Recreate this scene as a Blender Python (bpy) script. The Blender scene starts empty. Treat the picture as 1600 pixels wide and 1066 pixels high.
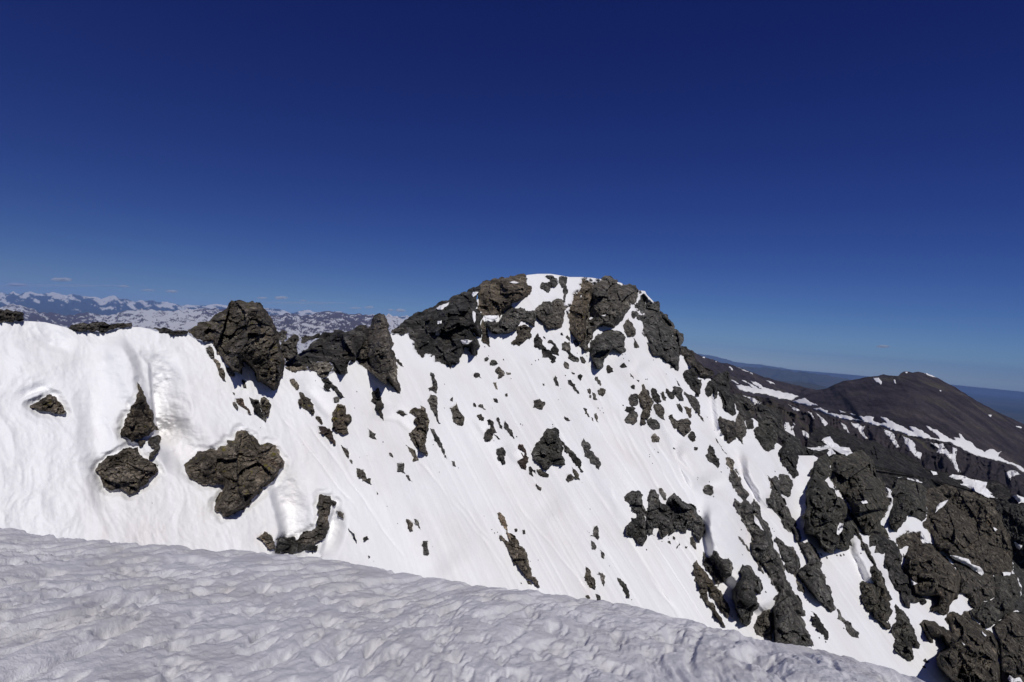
# crop origins used while measuring outlines off the photograph (outline points are stored as crop,x,y at 5.99x)
CROP = dict(A=(280,450),B=(520,450),C=(740,420),D=(900,420),E=(0,590),F=(260,580),G=(500,580),H=(740,580),I=(960,560),
            J=(1180,580),K=(1333,560),L=(380,730),M=(640,740),N=(880,740),O=(1120,720),P=(1333,700),Q=(880,860),
            R=(1120,880),S=(1333,860),T=(1333,910),U=(0,425),V=(1060,500),W=(140,650),X=(400,420))
# name | category | material | height factor | label | outline | optional control heights (metres towards the viewer)
ROCKS = """
crag|crag|dark|1|jagged dark rock ridge in shade between the brown tower and the pointed prow|X 270,900 300,860 390,800 440,765 500,720 590,655 620,605 650,590 700,600 740,570 800,575 850,590 900,570 960,530 1030,525 1060,570 1060,640 1000,700 960,760 940,830 930,870 880,860 850,890 840,980 790,985 740,930 720,890 660,870 560,870 480,915 330,930|X 300,880,-6 600,620,-14 740,580,-10 1000,540,-6 600,800,-3 500,900,1 900,700,0 880,840,2 760,900,2 900,600,-3 1040,600,-4
rock|rock|grey|1|small grey pinnacle touching the right shoulder of the brown tower|X 215,590 265,575 295,590 290,650 250,690 230,690
rock|rock|dark|1|black blocky rock just right of the brown tower, below the grey pinnacle|X 240,690 300,650 345,615 395,625 400,680 385,750 390,800 350,840 300,870 275,870 270,840 230,760
rock|rock|dark|1|low dark rocks on the skyline notch beside a thin diagonal snow strip|X 420,640 465,620 500,630 530,630 600,600 610,640 560,650 500,670 450,700 420,695
rock_tower|rock tower|brown|1|tall blocky brown rock tower with yellow lichen standing on the left skyline|A 75,400 120,375 165,355 180,325 240,315 300,290 320,262 380,225 420,205 445,190 465,140 490,115 540,118 600,122 680,120 740,135 785,165 805,200 830,225 845,260 875,300 880,335 900,365 910,395 930,410 945,450 940,500 955,540 955,580 975,630 990,670 985,730 975,790 955,850 940,905 905,955 885,965 850,935 800,905 765,880 735,885 720,850 712,800 690,770 660,735 630,715 600,690 610,740 585,770 585,815 560,800 525,785 500,790 470,745 440,720 405,660 375,625 345,575 330,545 320,500 295,490 250,505 205,490 165,480 130,455 100,425|A 80,410,-1 160,450,.6 240,320,-1.2 300,300,-1.3 330,340,-1 440,200,-.8 470,140,-.6 430,330,.2 540,130,1 740,150,1.5 560,230,2.5 590,300,1.7 560,390,1.9 280,400,-.3 380,390,.7 450,450,1.4 860,300,1.5 930,420,2 640,450,4 700,560,4.4 970,640,2.6 850,700,4.6 720,820,3.6 890,940,3.4 960,800,2.6 600,690,3 480,620,2.8 330,520,1.5 540,780,2 240,480,.8
rock|rock|brown|1|small brown knuckle of rock poking from snow at the foot of the brown tower|A 440,745 480,750 500,780 520,825 495,835 465,800 440,770
rock|rock|grey|1|square grey stone in the snow left of the brown tower|A 255,560 310,557 328,600 325,655 295,660 270,610 252,585
rock|rock|brown|1|thin crooked brown rock below the square grey stone|A 300,660 345,668 385,705 380,745 430,795 428,840 440,880 410,860 370,810 365,760 345,710
rock|rock|dark|1|dark twig-like sliver of rock under the brown tower foot|A 590,855 620,890 630,940 600,935 605,905 585,880
rock|rock|brown|1|rounded brown stone right of the brown tower foot|A 1035,860 1075,848 1105,880 1125,910 1110,960 1085,935 1045,890
boulder|boulder|pale|1.2|pale tan boulder lying at the snow edge under the black jagged ridge|A 1205,740 1245,695 1320,690 1405,700 1445,735 1430,780 1395,815 1340,840 1310,820 1285,785 1215,765
rock|rock|pale|1|flat pale rubble between the brown tower and the tan boulder|A 990,740 1050,735 1100,745 1190,735 1205,770 1110,775 1060,785 1010,760
rock|rock|dark|1|heap of dark rubble between the tan boulder and the pointed prow|A 1440,720 1520,650 1595,660 1590,690 1570,740 1580,795 1520,810 1460,790 1430,780
rock|rock|dark|1|trail of dark rubble running down the snow from the tan boulder|A 1330,850 1395,840 1430,885 1470,920 1510,975 1550,1025 1520,1030 1485,1000 1440,945 1420,930 1400,945 1420,970 1390,965 1350,920 1360,890
rock_prow|rock tower|tan|1|pointed rock prow with a pale orange lit face and a black left side|B 360,330 370,290 400,250 440,235 480,245 510,300 530,350 528,420 545,450 555,480 575,520 555,580 580,640 600,680 590,700 605,770 605,830 630,930 632,990 600,965 570,930 530,880 510,850 508,895 490,905 440,870 400,835 350,795 310,760 270,740 240,700 215,680 215,620 210,540 240,480 300,430 330,380|B 440,240,1 510,320,3 360,330,-5 300,430,-7 220,560,-7 230,690,-5 300,560,-3 330,700,1 400,520,4.5 470,480,6 400,650,6 520,450,5.5 500,600,7 480,760,7 500,890,6 400,800,5 545,500,2 575,640,1 540,800,1.6 600,700,0 620,960,.5
rock|rock|grey|1|small spall of rock on the snow right of the pointed prow|B 590,660 620,670 650,710 663,740 640,730 600,690
rock|rock|dark|1|low dark rocks capping the top of the snow ramp beside the pointed prow|B 540,415 580,380 650,370 700,385 715,420 690,425 600,425
cliff|cliff|dark|1.5|long dark shaded left slope of the summit crag|B 545,405 600,370 640,330 700,290 740,260 820,225 900,190 960,165 1040,120 1110,85 1200,45 1290,5 C 0,170 60,145 60,200 30,240 40,330 20,370 90,440 80,470 60,530 75,560 75,640 B 1375,460 1310,410 1320,440 1350,470 1365,500 1380,550 1350,575 1345,635 1300,625 1280,560 1235,555 1230,600 1185,655 1190,690 1160,715 1115,710 1110,755 1080,725 1040,715 1000,695 960,690 950,645 900,620 870,615 855,640 850,680 820,650 780,600 750,535 760,510 745,490 715,485 712,430|B 560,400,-16 740,270,-22 960,170,-18 1200,50,-14 1290,10,-12 C 55,160,-6 30,260,-2 60,420,1 60,600,2 B 1320,430,3 1360,520,3 1200,620,2 1080,700,1 960,660,-1 850,640,-3 760,500,-7 900,450,-11 900,300,-17 1100,350,-6 1100,200,-11 1150,500,-1 980,540,-4 1250,250,-3 1050,450,-8
crag|crag|brown|1|blocky summit crag with a warm brown face left of the summit snow|C 60,145 140,110 250,80 340,65 430,52 490,58 500,95 505,150 540,160 545,210 510,255 460,290 415,315 360,320 355,350 330,370 260,430 245,470 230,430 200,450 100,440 20,370 40,330 30,240 60,200|C 60,150,-12 250,85,-8 430,55,-5 495,100,-2 540,200,1 450,300,4 340,170,5 340,310,6 240,200,-3 200,250,2 120,250,1 40,300,-8 60,420,-2 200,440,3 250,400,1
crag|crag|grey|1|grey rock band with a snow lap under the warm brown face|C 100,495 160,490 230,500 250,470 300,400 360,350 400,370 480,370 490,395 585,395 590,440 575,540 540,530 500,505 445,490 430,520 400,545 405,575 350,600 290,610 230,610 160,590 115,540|C 110,500,0 230,500,2 160,590,3 300,410,2 300,600,4 360,360,3 400,560,4 480,380,3 580,400,3 570,530,5 430,500,2
rock|rock|brown|1|thin brown fin dropping from the shaded left slope of the summit|C 85,470 100,495 115,540 135,590 150,680 157,730 120,700 80,680 75,640 75,560 60,530
rock|rock|brown|1|brown bulging block below the grey band under the summit snow|C 400,545 440,530 500,535 550,560 530,600 545,640 500,660 460,700 430,725 400,705 355,710 350,690 390,660 410,620 400,590
cliff|cliff|grey|1|dark grey ribbed cliff right under the middle of the summit snow cap|C 575,375 610,340 650,305 700,305 735,315 760,288 830,283 850,300 860,350 900,330 905,345 850,400 845,480 830,540 800,560 730,560 710,572 680,550 640,500 600,470 585,440|C 580,380,0 650,310,0 830,290,0 600,460,3 700,560,5 720,420,4 830,520,0 820,400,2 890,340,-5
rock|rock|grey|1|grey rock island inside the summit snow cap|C 665,75 700,62 745,65 780,90 785,150 770,170 720,180 705,225 680,220 625,185 625,150 640,125 690,130 715,120 710,100
rock|rock|grey|1|narrow grey rock strip hanging from the summit skyline, right of the rock island|C 800,75 840,70 880,85 875,115 865,150 885,210 865,250 858,300 840,300 845,240 840,180 810,150 795,110
cliff|cliff|brown|1|curved tall pillar with a rusty right edge on the great summit cliff|C 1010,85 1060,110 1120,128 1108,200 1095,290 1068,380 1055,480 1045,600 1025,690 1000,690 970,680 930,620 890,560 895,480 890,400 900,345 930,280 980,210 1010,170 985,160 1010,120|C 1010,90,-4 1110,130,-3 1000,170,-3 900,360,-3 895,540,0 970,670,3 990,400,6 1000,560,8 1040,420,7 1040,600,6 1090,290,1 1060,200,2
cliff|cliff|grey|1|great grey summit cliff, the broadest and highest on the right|C 1125,128 1180,115 1190,95 1210,75 1265,65 1300,80 1340,100 1350,125 1380,145 1460,138 1520,155 1545,200 1545,260 1530,310 1500,345 1465,315 1475,360 1440,410 1410,450 1370,500 1330,530 1315,555 1250,540 1215,530 1170,550 1120,600 1115,655 1090,670 1075,700 1080,775 1040,770 985,725 1000,690 1025,600 1035,480 1048,380 1075,290 1090,200|C 1125,130,-6 1265,70,-5 1460,140,-6 1540,230,-6 1100,300,-4 1060,500,-3 1040,700,1 1140,250,2 1150,350,4 1300,250,5 1450,250,4 1250,400,6 1380,420,6 1250,530,7 1130,560,4 1330,520,5 1470,360,1 1070,760,3
cliff|cliff|grey|1|rounded lower block of grey cliff bulging under a curved snow ledge|C 1085,690 1130,660 1160,610 1230,580 1300,570 1370,585 1410,610 1425,640 1410,680 1425,775 1385,800 1345,770 1310,750 1290,775 1250,820 1205,870 1215,920 1180,945 1150,930 1110,860 1095,800 1085,740|C 1085,720,0 1160,620,1 1300,575,1 1410,620,0 1420,770,3 1310,740,6 1180,930,6 1100,830,2 1200,750,6 1300,660,5
rock|rock|grey|1|leaning triangular grey block right of the curved snow ledge|C 1400,540 1430,480 1450,460 1480,500 1520,570 1515,620 1490,640 1440,630 1410,590
rock|rock|grey|1|small rock tail hanging below the leaning triangular block|C 1490,645 1530,690 1550,740 1525,745 1500,700
cliff|cliff|grey|1|stepped grey crag forming the right skyline of the summit|D 600,240 640,235 660,260 690,300 720,325 730,305 770,300 785,320 780,380 820,420 860,430 865,470 915,520 920,560 960,580 1005,610 1010,660 990,710 975,740 985,790 970,850 960,955 930,945 880,880 850,880 800,825 720,820 690,760 660,690 700,700 660,640 620,590 625,500 580,480 560,450 590,425 640,430 600,395 550,360 560,320 590,300|D 600,250,-3 720,320,-3 780,330,-4 860,440,-5 920,540,-6 1005,620,-7 985,720,-6 975,800,-2 955,940,1 850,870,4 720,810,4 620,580,1 560,350,0 630,400,0 700,450,4 800,600,5 700,620,4 900,750,3
rock|rock|grey|1|small grey rock in the snow gully at the top right of the summit|D 520,400 560,395 590,420 560,450 540,470 515,430
crag|crag|dark|1|dark broken ridge crest descending right from the stepped grey crag|D 980,720 1030,725 1090,765 1110,800 1130,870 1180,900 1220,950 1290,965 1290,1000 1240,1020 1150,1010 1135,960 1115,935 1080,925 1040,880 1020,860 1010,820 975,790
rock|rock|dark|1|rounded dark rock with a pale lower half under the broken ridge crest|I 640,150 670,110 715,88 755,100 770,150 780,190 820,200 815,260 805,300 790,360 760,320 720,290 700,250 660,210
crag|crag|dark|1|dark hooked crag on the ridge crest beside the far snowfield|I 860,260 900,210 930,170 1000,140 1050,110 1080,130 1085,190 1085,260 1080,310 1130,340 1140,390 1130,470 1140,520 1110,540 1060,505 1010,460 1015,420 1000,380 985,310 965,310 960,370 935,385 925,330 920,275 905,350 880,365 850,330
crag|crag|dark|1|speckled dark crag below a white snow shelf near the ridge crest|I 965,570 985,540 1010,560 1060,575 1110,580 1140,620 1130,680 1140,760 1110,770 1085,795 1050,770 1030,720 1000,680 975,620
rock|rock|grey|1|pale greenish rock blade between the speckled crag and the snow couloir|I 1140,560 1160,500 1200,540 1225,620 1240,690 1230,720 1205,740 1210,805 1180,770 1150,740 1135,700
crag|crag|dark|1|large dark block on the ridge crest right of the hooked crag|I 1110,340 1150,320 1190,335 1200,355 1240,360 1280,400 1310,450 1320,520 1300,560 1250,570 1220,590 1200,540 1160,490 1140,470 1120,400
rock|rock|dark|1|small dark rock tucked under the large crest block|I 1225,590 1260,565 1300,580 1310,650 1290,662 1240,645
crag|crag|dark|1|blue-black shaded rock wall behind the egg-shaped crag|J 0,340 50,305 110,330 190,350 260,400 270,450 275,520 290,570 330,600 370,650 420,640 440,690 400,730 300,720 240,650 215,600 215,520 180,460 100,480 60,530 40,560 20,480|J 50,310,-16 190,350,-22 260,400,-26 270,500,-24 330,600,-20 430,660,-16 20,450,-10 200,500,-14 250,650,-8 380,720,-6
boulder|boulder|olive|1.2|large egg-shaped brown crag sitting above the upper couloir|I 1310,690 1330,640 1380,600 1460,580 1500,610 1530,680 1530,770 1500,850 1440,872 1400,850 1360,790 1330,750
crag|crag|dark|1|jagged dark spur dropping below the egg-shaped crag into the couloir|J 220,560 290,590 350,640 420,690 490,720 560,730 590,760 540,790 470,780 400,790 400,840 385,880 400,940 405,980 370,1005 330,960 290,900 240,850 235,800 215,760 240,720 260,680 230,620
crag|crag|scree|1|flat-topped black mound of scree behind the right buttress|J 505,620 520,580 590,530 680,512 760,525 830,560 880,610 980,650 1080,650 1160,680 1250,720 1350,760 1440,800 1520,830 P 600,110 640,180 760,200 860,230 950,240 1250,310 1340,300 1440,360 1480,430 1600,500 2300,760 2300,860 1600,640 1500,620 1400,600 1200,550 1000,520 700,480 500,420 400,390 300,330 200,270 100,210 J 950,850 900,850 700,850 560,780 480,725|J 505,620,-40 680,512,-90 880,610,-80 1160,680,-80 1440,800,-80 P 600,110,-80 860,230,-80 1250,310,-80 1480,430,-70 2300,760,-70 2300,860,-40 1600,560,-30 1200,450,-30 700,390,-28 300,250,-28 J 900,800,-20 700,820,-16 480,715,-8
cliff|cliff|olive|1.45|dark ribbed buttress left of the thin diagonal snow gully|O 910,10 960,-40 1030,-60 1050,0 1065,70 1050,150 1010,190 1040,220 1110,290 1180,360 1230,430 1250,500 1290,560 1330,640 1350,700 1400,780 1440,850 1480,940 1500,1000 1550,1060 1545,1110 1440,1040 1445,1000 1475,990 1420,900 1390,840 1340,740 1290,650 1280,720 1240,770 1235,830 1190,845 1120,820 1100,870 1060,870 960,800 930,720 815,680 820,600 790,520 840,440 830,300 850,200 880,150|O 920,10,3 1030,-50,0 1050,100,2 850,250,4 830,440,5 815,670,5 960,300,8 1000,500,9 1100,400,8 1200,600,7 1060,860,8 1200,830,7 1280,600,3 1400,800,2 1500,1020,1 1430,1020,2
cliff|cliff|olive|1.45|massive smooth dark wall of the buttress, right of the diagonal snow gully|J 690,870 690,815 730,780 850,775 870,790 940,755 1010,745 1070,790 1110,850 1110,930 1130,1010 P 200,130 190,180 215,250 300,330 335,430 330,460 370,470 345,530 320,600 270,670 260,720 330,800 350,860 300,830 200,800 150,820 100,810 60,790 O 1380,690 1340,640 1290,560 1250,500 1250,430 1230,390 1190,360 1150,300 1090,220 1050,150 1065,70 1050,0|J 690,830,-4 850,780,-6 1010,750,-8 1110,870,-8 P 200,180,-8 320,400,-6 340,540,-2 265,700,2 200,790,5 O 1060,60,-2 1160,300,0 1250,470,1 1340,630,3 1200,100,6 1350,150,10 1450,250,10 1350,450,12 1450,550,11
cliff|cliff|olive|1.45|dark rounded cliff block above the branching snow gully|P 335,430 400,360 410,290 500,300 560,310 640,340 690,380 690,470 670,540 700,590 690,650 640,690 600,660 550,640 545,600 500,640 490,690 450,740 410,790 350,750 330,690 345,600 370,520 370,470|P 410,300,-7 560,310,-8 690,390,-7 690,600,1 640,680,3 420,780,6 340,680,2 370,480,-3 500,450,4 600,530,5 430,640,7
cliff|cliff|umber|1.45|broad brown-grey cracked cliff filling the right edge of the buttress|P 700,590 670,540 690,470 690,400 760,365 860,340 950,370 1010,410 1100,415 1190,425 1240,470 1330,500 1330,560 1380,600 1390,680 1440,770 1470,870 1490,960 1480,1050 S 1500,160 1480,230 1440,240 1330,240 1260,230 1180,210 1110,180 1060,150 980,110 900,75 840,10 P 800,980 760,900 740,830 690,760 650,700 690,650|P 690,420,-10 860,345,-12 1100,415,-10 1330,500,-10 1380,620,-5 1470,900,-2 S 1480,180,2 1200,140,8 900,35,8 P 740,830,5 690,650,1 900,550,6 1000,480,3 900,750,10 1150,650,8 1100,900,12 1300,850,9
cliff|cliff|dark|1|shaded dark cliff at the far right edge behind the cracked cliff|P 1280,500 1400,490 1480,520 1600,545 2300,800 S 2300,900 1600,600 1520,560 1480,500 1560,440 1580,340 1520,230 1490,200 1500,120 P 1420,1050 1430,960 1410,870 1380,770 1330,680 1310,600 1290,560|P 1330,510,-14 1480,520,-16 1600,545,-18 2300,800,-20 1380,620,-12 1470,870,-9 S 1500,150,-6 1580,350,0 1520,540,3 1600,600,3 2300,900,0
cliff|cliff|dark|1|stubby dark rocks hanging into the couloir under the smooth wall|P 150,830 200,800 300,830 350,860 400,890 420,930 440,980 465,1010 S 460,60 455,150 480,200 520,240 540,290 550,360 560,420 640,440 680,440 690,480 650,515 630,480 590,495 540,480 530,545 490,520 450,440 440,390 410,370 370,310 335,250 330,180 290,100 300,20 P 290,990 200,980 215,915 150,930
boulder|boulder|umber|1.1|huge smooth block with a pale right edge, largest in the lower buttress|P 400,870 410,830 470,800 560,780 600,790 630,760 650,880 700,890 750,900 820,990 900,1066 S 940,150 1000,210 1005,260 1000,350 985,420 930,480 910,510 900,560 880,600 850,610 820,600 790,570 740,580 740,540 790,510 795,440 700,430 640,440 560,420 550,370 540,290 520,240 480,200 460,150 490,80 470,30 P 480,1010 520,920 430,950|P 410,850,-2 560,785,-3 650,850,-2 750,905,0 500,980,3 S 480,120,4 600,150,9 800,60,7 940,150,7 800,250,11 990,230,8 980,400,7 700,420,8 560,400,5 850,600,5 900,520,6
cliff|cliff|umber|1.45|tilted grey slab under the snow ledge right of the huge smooth block|S 900,50 960,100 1040,130 1090,160 1130,200 1220,220 1260,200 1310,240 1330,330 1330,440 1280,470 1210,490 1180,540 1130,540 1090,500 1100,450 1060,420 990,400 1005,330 1005,250 960,160
cliff|cliff|olive|1.45|dark wedge-shaped cliff with a rusty streak below the far right snow spot|S 1320,230 1390,210 1490,220 1540,260 1580,350 1560,440 1500,490 1530,550 1430,590 1350,680 1230,730 1210,680 1130,640 1090,560 1130,540 1180,540 1210,490 1330,440
cliff|cliff|umber|1.45|sprawling lower crag with a dark overhanging left snout at the couloir foot|S 615,690 650,655 720,660 800,700 870,740 920,760 900,700 860,640 880,600 950,575 1010,610 1040,560 1090,570 1130,640 1210,690 1240,740 1310,770 1370,880 1360,1000 1380,1100 1380,1300 1000,1300 920,1220 850,1150 790,1090 780,1010 800,960 890,905 850,870 830,820 745,815 740,865 700,840 660,760|S 620,690,3 720,660,2 900,740,3 900,600,0 1090,570,-2 1240,740,0 1370,900,4 1380,1200,6 1000,700,3 1100,900,9 800,760,6 700,830,6 850,870,6 800,1000,7 900,1100,11 1100,1200,12 950,1280,9
cliff|cliff|umber|1.45|orange-stained crag in the bottom right corner|S 1310,710 1400,640 1490,570 1600,600 2300,700 2300,1400 1390,1400 1375,1000 1370,880
crag|crag|olive|1.45|knobbly dark rocks with a small snow hole left of the couloir|S 170,200 200,150 260,190 275,240 300,310 340,390 370,460 335,480 350,540 370,560 350,620 310,670 350,690 345,740 310,735 265,680 190,630 180,580 130,560 100,510 75,460 85,400 60,340 90,285 160,305 190,310 215,350 220,420 240,450 260,410 265,360 230,345 180,280
crag|crag|olive|1.1|tall tongue-shaped rock hanging low beside the couloir|S 400,500 450,550 490,590 530,660 560,720 590,800 630,880 620,920 580,910 555,870 570,1000 540,1040 500,1020 440,970 375,890 400,830 370,790 390,680 410,660
crag|crag|grey|1|longest rock rib on the face, ending in a broad dark foot at the snow lip|O 115,150 135,90 160,75 205,140 230,210 290,290 305,320 270,360 330,420 340,350 390,400 410,480 450,560 500,640 520,700 530,790 590,880 620,960 640,1066 R 650,150 690,200 730,290 800,390 830,450 838,500 790,490 740,460 820,540 830,610 880,680 905,780 690,790 545,750 530,640 515,490 520,430 580,270 480,110 400,0 O 440,1060 380,960 320,870 310,770 340,760 330,700 270,610 220,510 165,350 230,400 250,370 200,320 150,250 115,180|O 140,100,.5 200,300,1.5 390,400,.8 300,520,2 500,650,1.5 340,760,2 450,850,3.5 620,960,1.5 440,1050,2 R 600,150,3 580,280,3 720,300,1.5 830,490,1 520,480,3 640,500,6 700,600,6 530,700,4 700,770,6 900,770,3 850,620,2
rock|rock|grey|1|thin rock splinter left of the middle of the longest rib|O 195,705 250,740 290,800 325,850 300,850 240,780
boulder|boulder|grey|1.2|rounded grey boulder joined to the left of the broad dark foot|R 345,600 380,510 430,455 510,430 515,490 530,640 515,725 430,690 370,660
crag|crag|grey|1|narrow rock rib starting at a forked tip beside the upper couloir|O 470,135 510,165 545,140 590,190 590,260 600,310 640,410 690,490 750,590 740,620 785,690 780,760 830,770 860,760 900,790 940,860 980,960 R 990,90 1025,130 1025,200 1080,270 1075,320 1095,390 1110,440 1070,465 1030,420 950,360 900,300 840,230 790,160 740,90 O 780,1010 800,1000 855,950 820,880 770,790 735,740 720,680 660,600 680,670 640,640 600,560 610,530 575,480 550,490 520,450 470,390 460,350 500,340 515,270 500,210|O 480,140,.5 590,200,.8 480,370,2 560,300,2.5 600,480,2.2 740,600,1.4 720,680,2 800,800,2 940,860,1.5 850,950,3 R 1020,170,2 900,150,4 800,150,2.5 1080,300,2 950,330,4 1090,430,3
crag|crag|grey|1|short mottled rib squeezed between the two long ribs|O 550,700 600,740 650,790 720,810 760,890 780,960 770,1066 R 690,90 650,60 640,0 O 620,940 590,860 560,770
boulder|boulder|grey|1.2|dark blocky boulder against the right side of the forked rib|O 580,130 640,130 710,180 695,290 690,330 640,330 600,300 590,220
rock|rock|grey|1|knotted rock tail dangling from the end of the forked rib|R 1110,400 1150,440 1170,500 1230,540 1290,620 1335,655 1330,705 1270,690 1220,640 1200,570 1170,540 1125,520 1140,480
rock|rock|dark|1|dark spindle of rock below the right side of the broad dark foot|R 880,450 920,470 1000,570 1025,620 1040,720 1020,720 1000,670 950,640 890,560 880,490 920,495
rock|rock|grey|1|needle-thin rock sliver in the snow strip between the long ribs|R 720,100 760,160 820,240 830,280 800,270 750,190
crag|crag|grey|1|pear-shaped pair of dark boulders just above the snow lip|R 200,80 240,10 300,20 350,80 400,130 425,190 415,290 380,290 360,260 400,380 390,410 345,450 320,550 280,595 250,570 190,470 170,420 140,330 140,250 190,180 230,140 225,100|R 210,90,.5 300,25,.8 420,200,1.5 400,280,3 250,120,2 190,190,1 140,300,2 250,300,6 390,390,3 280,580,4 200,450,3
crag|crag|grey|1|knobbly dark crag left above the pear-shaped boulders|N 1310,730 1340,780 1370,790 1405,720 1440,730 1470,780 1500,800 1550,790 1580,830 1580,930 1530,980 1520,1020 1470,1020 1450,1066 Q 1460,320 1420,290 1370,210 1310,100 1310,20
crag|crag|brown|1|brown twin-bladed rock leaning down to the snow lip|Q 1220,150 1250,90 1290,160 1330,200 1400,280 1440,340 1500,430 1550,520 1550,600 1540,640 1510,590 1460,540 1400,450 1370,400 1350,340 1370,480 1400,490 1430,560 1490,650 1520,725 1480,690 1430,630 1390,560 1340,510 1300,450 1270,380 1250,300 1225,280 1235,250 1245,270
crag|crag|grey|1.1|left hourglass lobe of the big rock cluster on the lower face|N 570,215 600,185 670,165 720,165 750,200 745,270 760,320 780,360 770,440 775,520 775,630 745,680 700,660 660,600 605,590 600,480 650,440 635,415 690,420 690,370 640,330 620,280 575,250
crag|crag|grey|1.1|middle ribbed block of the big rock cluster, with a black cleft|N 790,230 820,145 860,150 900,200 905,250 960,290 1020,310 1050,370 1040,450 1015,520 970,580 930,615 900,500 880,510 845,500 840,570 790,570 775,500 775,420 800,310
crag|crag|grey|1.1|right fluted part of the big rock cluster curving down like a beak|N 980,230 1040,180 1080,210 1110,260 1180,280 1250,330 1260,380 1310,440 1325,520 1310,590 1275,650 1240,600 1210,530 1165,510 1150,560 1110,550 1070,520 1060,540 1000,580 985,580 1000,520 1020,450 1030,360 1000,300 965,270
rock|rock|grey|1|leaf-shaped rock on top of the big rock cluster|N 895,140 920,135 965,190 970,250 945,250 910,190
rock|rock|grey|1|small two-step rock under the beak of the big rock cluster|N 1185,600 1220,590 1240,640 1250,710 1230,705 1190,650
stone|stone|dark|1|tiny dark stone just under the middle of the big rock cluster|N 975,640 1000,630 1010,665 990,655
stone|stone|dark|1|tiny curved splinter right below the big rock cluster|N 1060,705 1085,640 1095,670
stone|stone|dark|1|tiny dark chip left of the small two-step rock|N 1140,680 1165,680 1150,705
stone|stone|dark|1|tiny stone touching the lower fringe of the big rock cluster|N 1030,585 1050,600 1045,620 1030,605
boulder|boulder|grey|1.2|lone round dark boulder right of and above the big rock cluster|N 1305,150 1330,110 1370,105 1405,130 1405,190 1370,205 1330,190
rock|rock|grey|1|diamond-shaped stone on smooth snow left of the big rock cluster|N 280,530 320,485 335,540 340,600 325,625 290,590
rock|rock|grey|1|thin stone directly below the diamond-shaped stone|N 258,625 285,640 310,700 300,720 270,680
rock|rock|grey|1|small wedge lowest of the three stones left of the big rock cluster|N 345,715 380,740 385,800 360,775
stone|stone|dark|1|tiny stone at the left foot of the diamond-shaped stone|N 250,585 275,575 280,592
rock|rock|brown|1|upright brown spindle-shaped stone above the snow lip|Q 210,150 250,180 290,260 300,330 300,370 260,350 220,290 210,220
rock|rock|grey|1|small hooked stone right of the brown spindle-shaped stone|Q 335,200 395,240 390,310 380,340 360,290 350,240
rock|rock|olive|1.45|olive leaf-shaped stone lying alone just above the snow lip|Q 505,255 560,290 600,350 615,400 620,450 580,400 530,310
rock|rock|dark|1|dark narrow stone half hidden by the snow lip under the spindle-shaped stone|Q 305,405 340,420 350,460 375,500 340,495 315,440
stone|stone|dark|1|little dark stone at the snow lip, left below the spindle-shaped stone|Q 210,425 240,420 255,450 215,440
stone|stone|dark|1|little dark stone perched on the snow lip under the olive leaf-shaped stone|Q 495,495 530,500 530,518 505,518
crag|crag|tan|1|long club-shaped tan rock reaching the snow lip in the middle|M 820,370 840,360 885,400 905,450 915,520 930,560 1000,610 1025,670 1080,710 1100,740 1115,830 1140,890 1140,960 1180,970 1205,1010 1220,1066 1190,1055 1140,1000 1100,985 1050,920 1010,860 940,770 910,690 880,640 840,580 890,610 930,640 915,580 880,490 830,420
stone|stone|dark|1|tiny stone right of the neck of the club-shaped rock, nearer of two|M 980,520 1005,515 1008,540 990,545
stone|stone|grey|1|tiny upright stone right of the neck of the club-shaped rock, farther of two|M 1055,530 1075,525 1085,565 1065,570
rock|rock|grey|1|small upright peg of rock alone above the snow lip|M 125,630 175,630 170,700 185,750 170,768 130,760 130,690
rock|rock|grey|1|thin curved stone right of a knobby stone, above the peg of rock|M 40,425 65,430 90,480 105,525 80,490
rock|rock|brown|1|knobby brown stone left of the thin curved stone above the peg|L 1525,485 1560,500 1590,530 1590,600 1550,580
rock|rock|grey|1|ragged little rock below the rubble of the triangular boulder|M 1185,90 1210,120 1235,130 1225,165 1200,150
stone|stone|grey|1|small stone beside the tail of the club-shaped rock at the snow lip|M 1095,1005 1130,1010 1145,1045 1110,1030
boulder|boulder|olive|1.3|large dark triangular boulder alone in the middle of the face|H 660,570 690,535 740,535 770,528 795,545 800,620 830,680 830,760 850,820 860,875 800,880 740,870 710,910 660,930 620,870 570,840 545,780 560,720 620,650
rock|rock|olive|1.45|greenish rock tail curling down from the triangular boulder|H 805,630 850,670 900,730 960,780 1000,830 1010,880 1000,900 1030,940 1015,950 980,890 930,840 890,770 850,720
rock|rock|grey|1|lumpy chain of grey rock right of the greenish tail|H 1010,680 1030,625 1090,680 1100,720 1080,730 1130,780 1170,810 1195,870 1175,925 1140,880 1090,860 1085,820 1040,800 1030,730
boulder|boulder|grey|1.2|lone square dark boulder above the triangular boulder|H 560,270 620,255 670,290 665,320 645,360 590,345 555,340 570,300
rock|rock|olive|1.45|pale olive stone standing below the greenish tail|H 920,895 960,930 990,970 995,1020 945,990 930,940
rock|rock|dark|1|dark ragged stone left of the pale olive stone|H 860,1010 910,960 945,990 930,1020 885,1045
rock|rock|dark|1|dark comma-shaped rock below a hollow in the upper snow|H 125,460 150,448 190,490 195,530 220,575 190,580 185,600 160,650 130,662 90,625 100,590 150,540 160,500
stone|stone|dark|1|small splinter to the right of the comma-shaped rock|H 190,590 220,605 250,640 230,640
rock|rock|dark|1|long dark sliver pointing down, right of the comma-shaped rock|H 285,490 295,460 325,500 330,530 370,580 383,635 350,605 310,550
rock|rock|dark|1|short thin sliver between the comma-shaped rock and the long dark sliver|H 215,440 235,430 242,465 270,520 270,545 240,500 220,465
rock|rock|grey|1|boot-shaped grey rock below the comma-shaped rock|H 215,730 260,710 295,740 300,790 280,795 295,840 298,870 270,880 255,840 225,825 230,790 212,770
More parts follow.
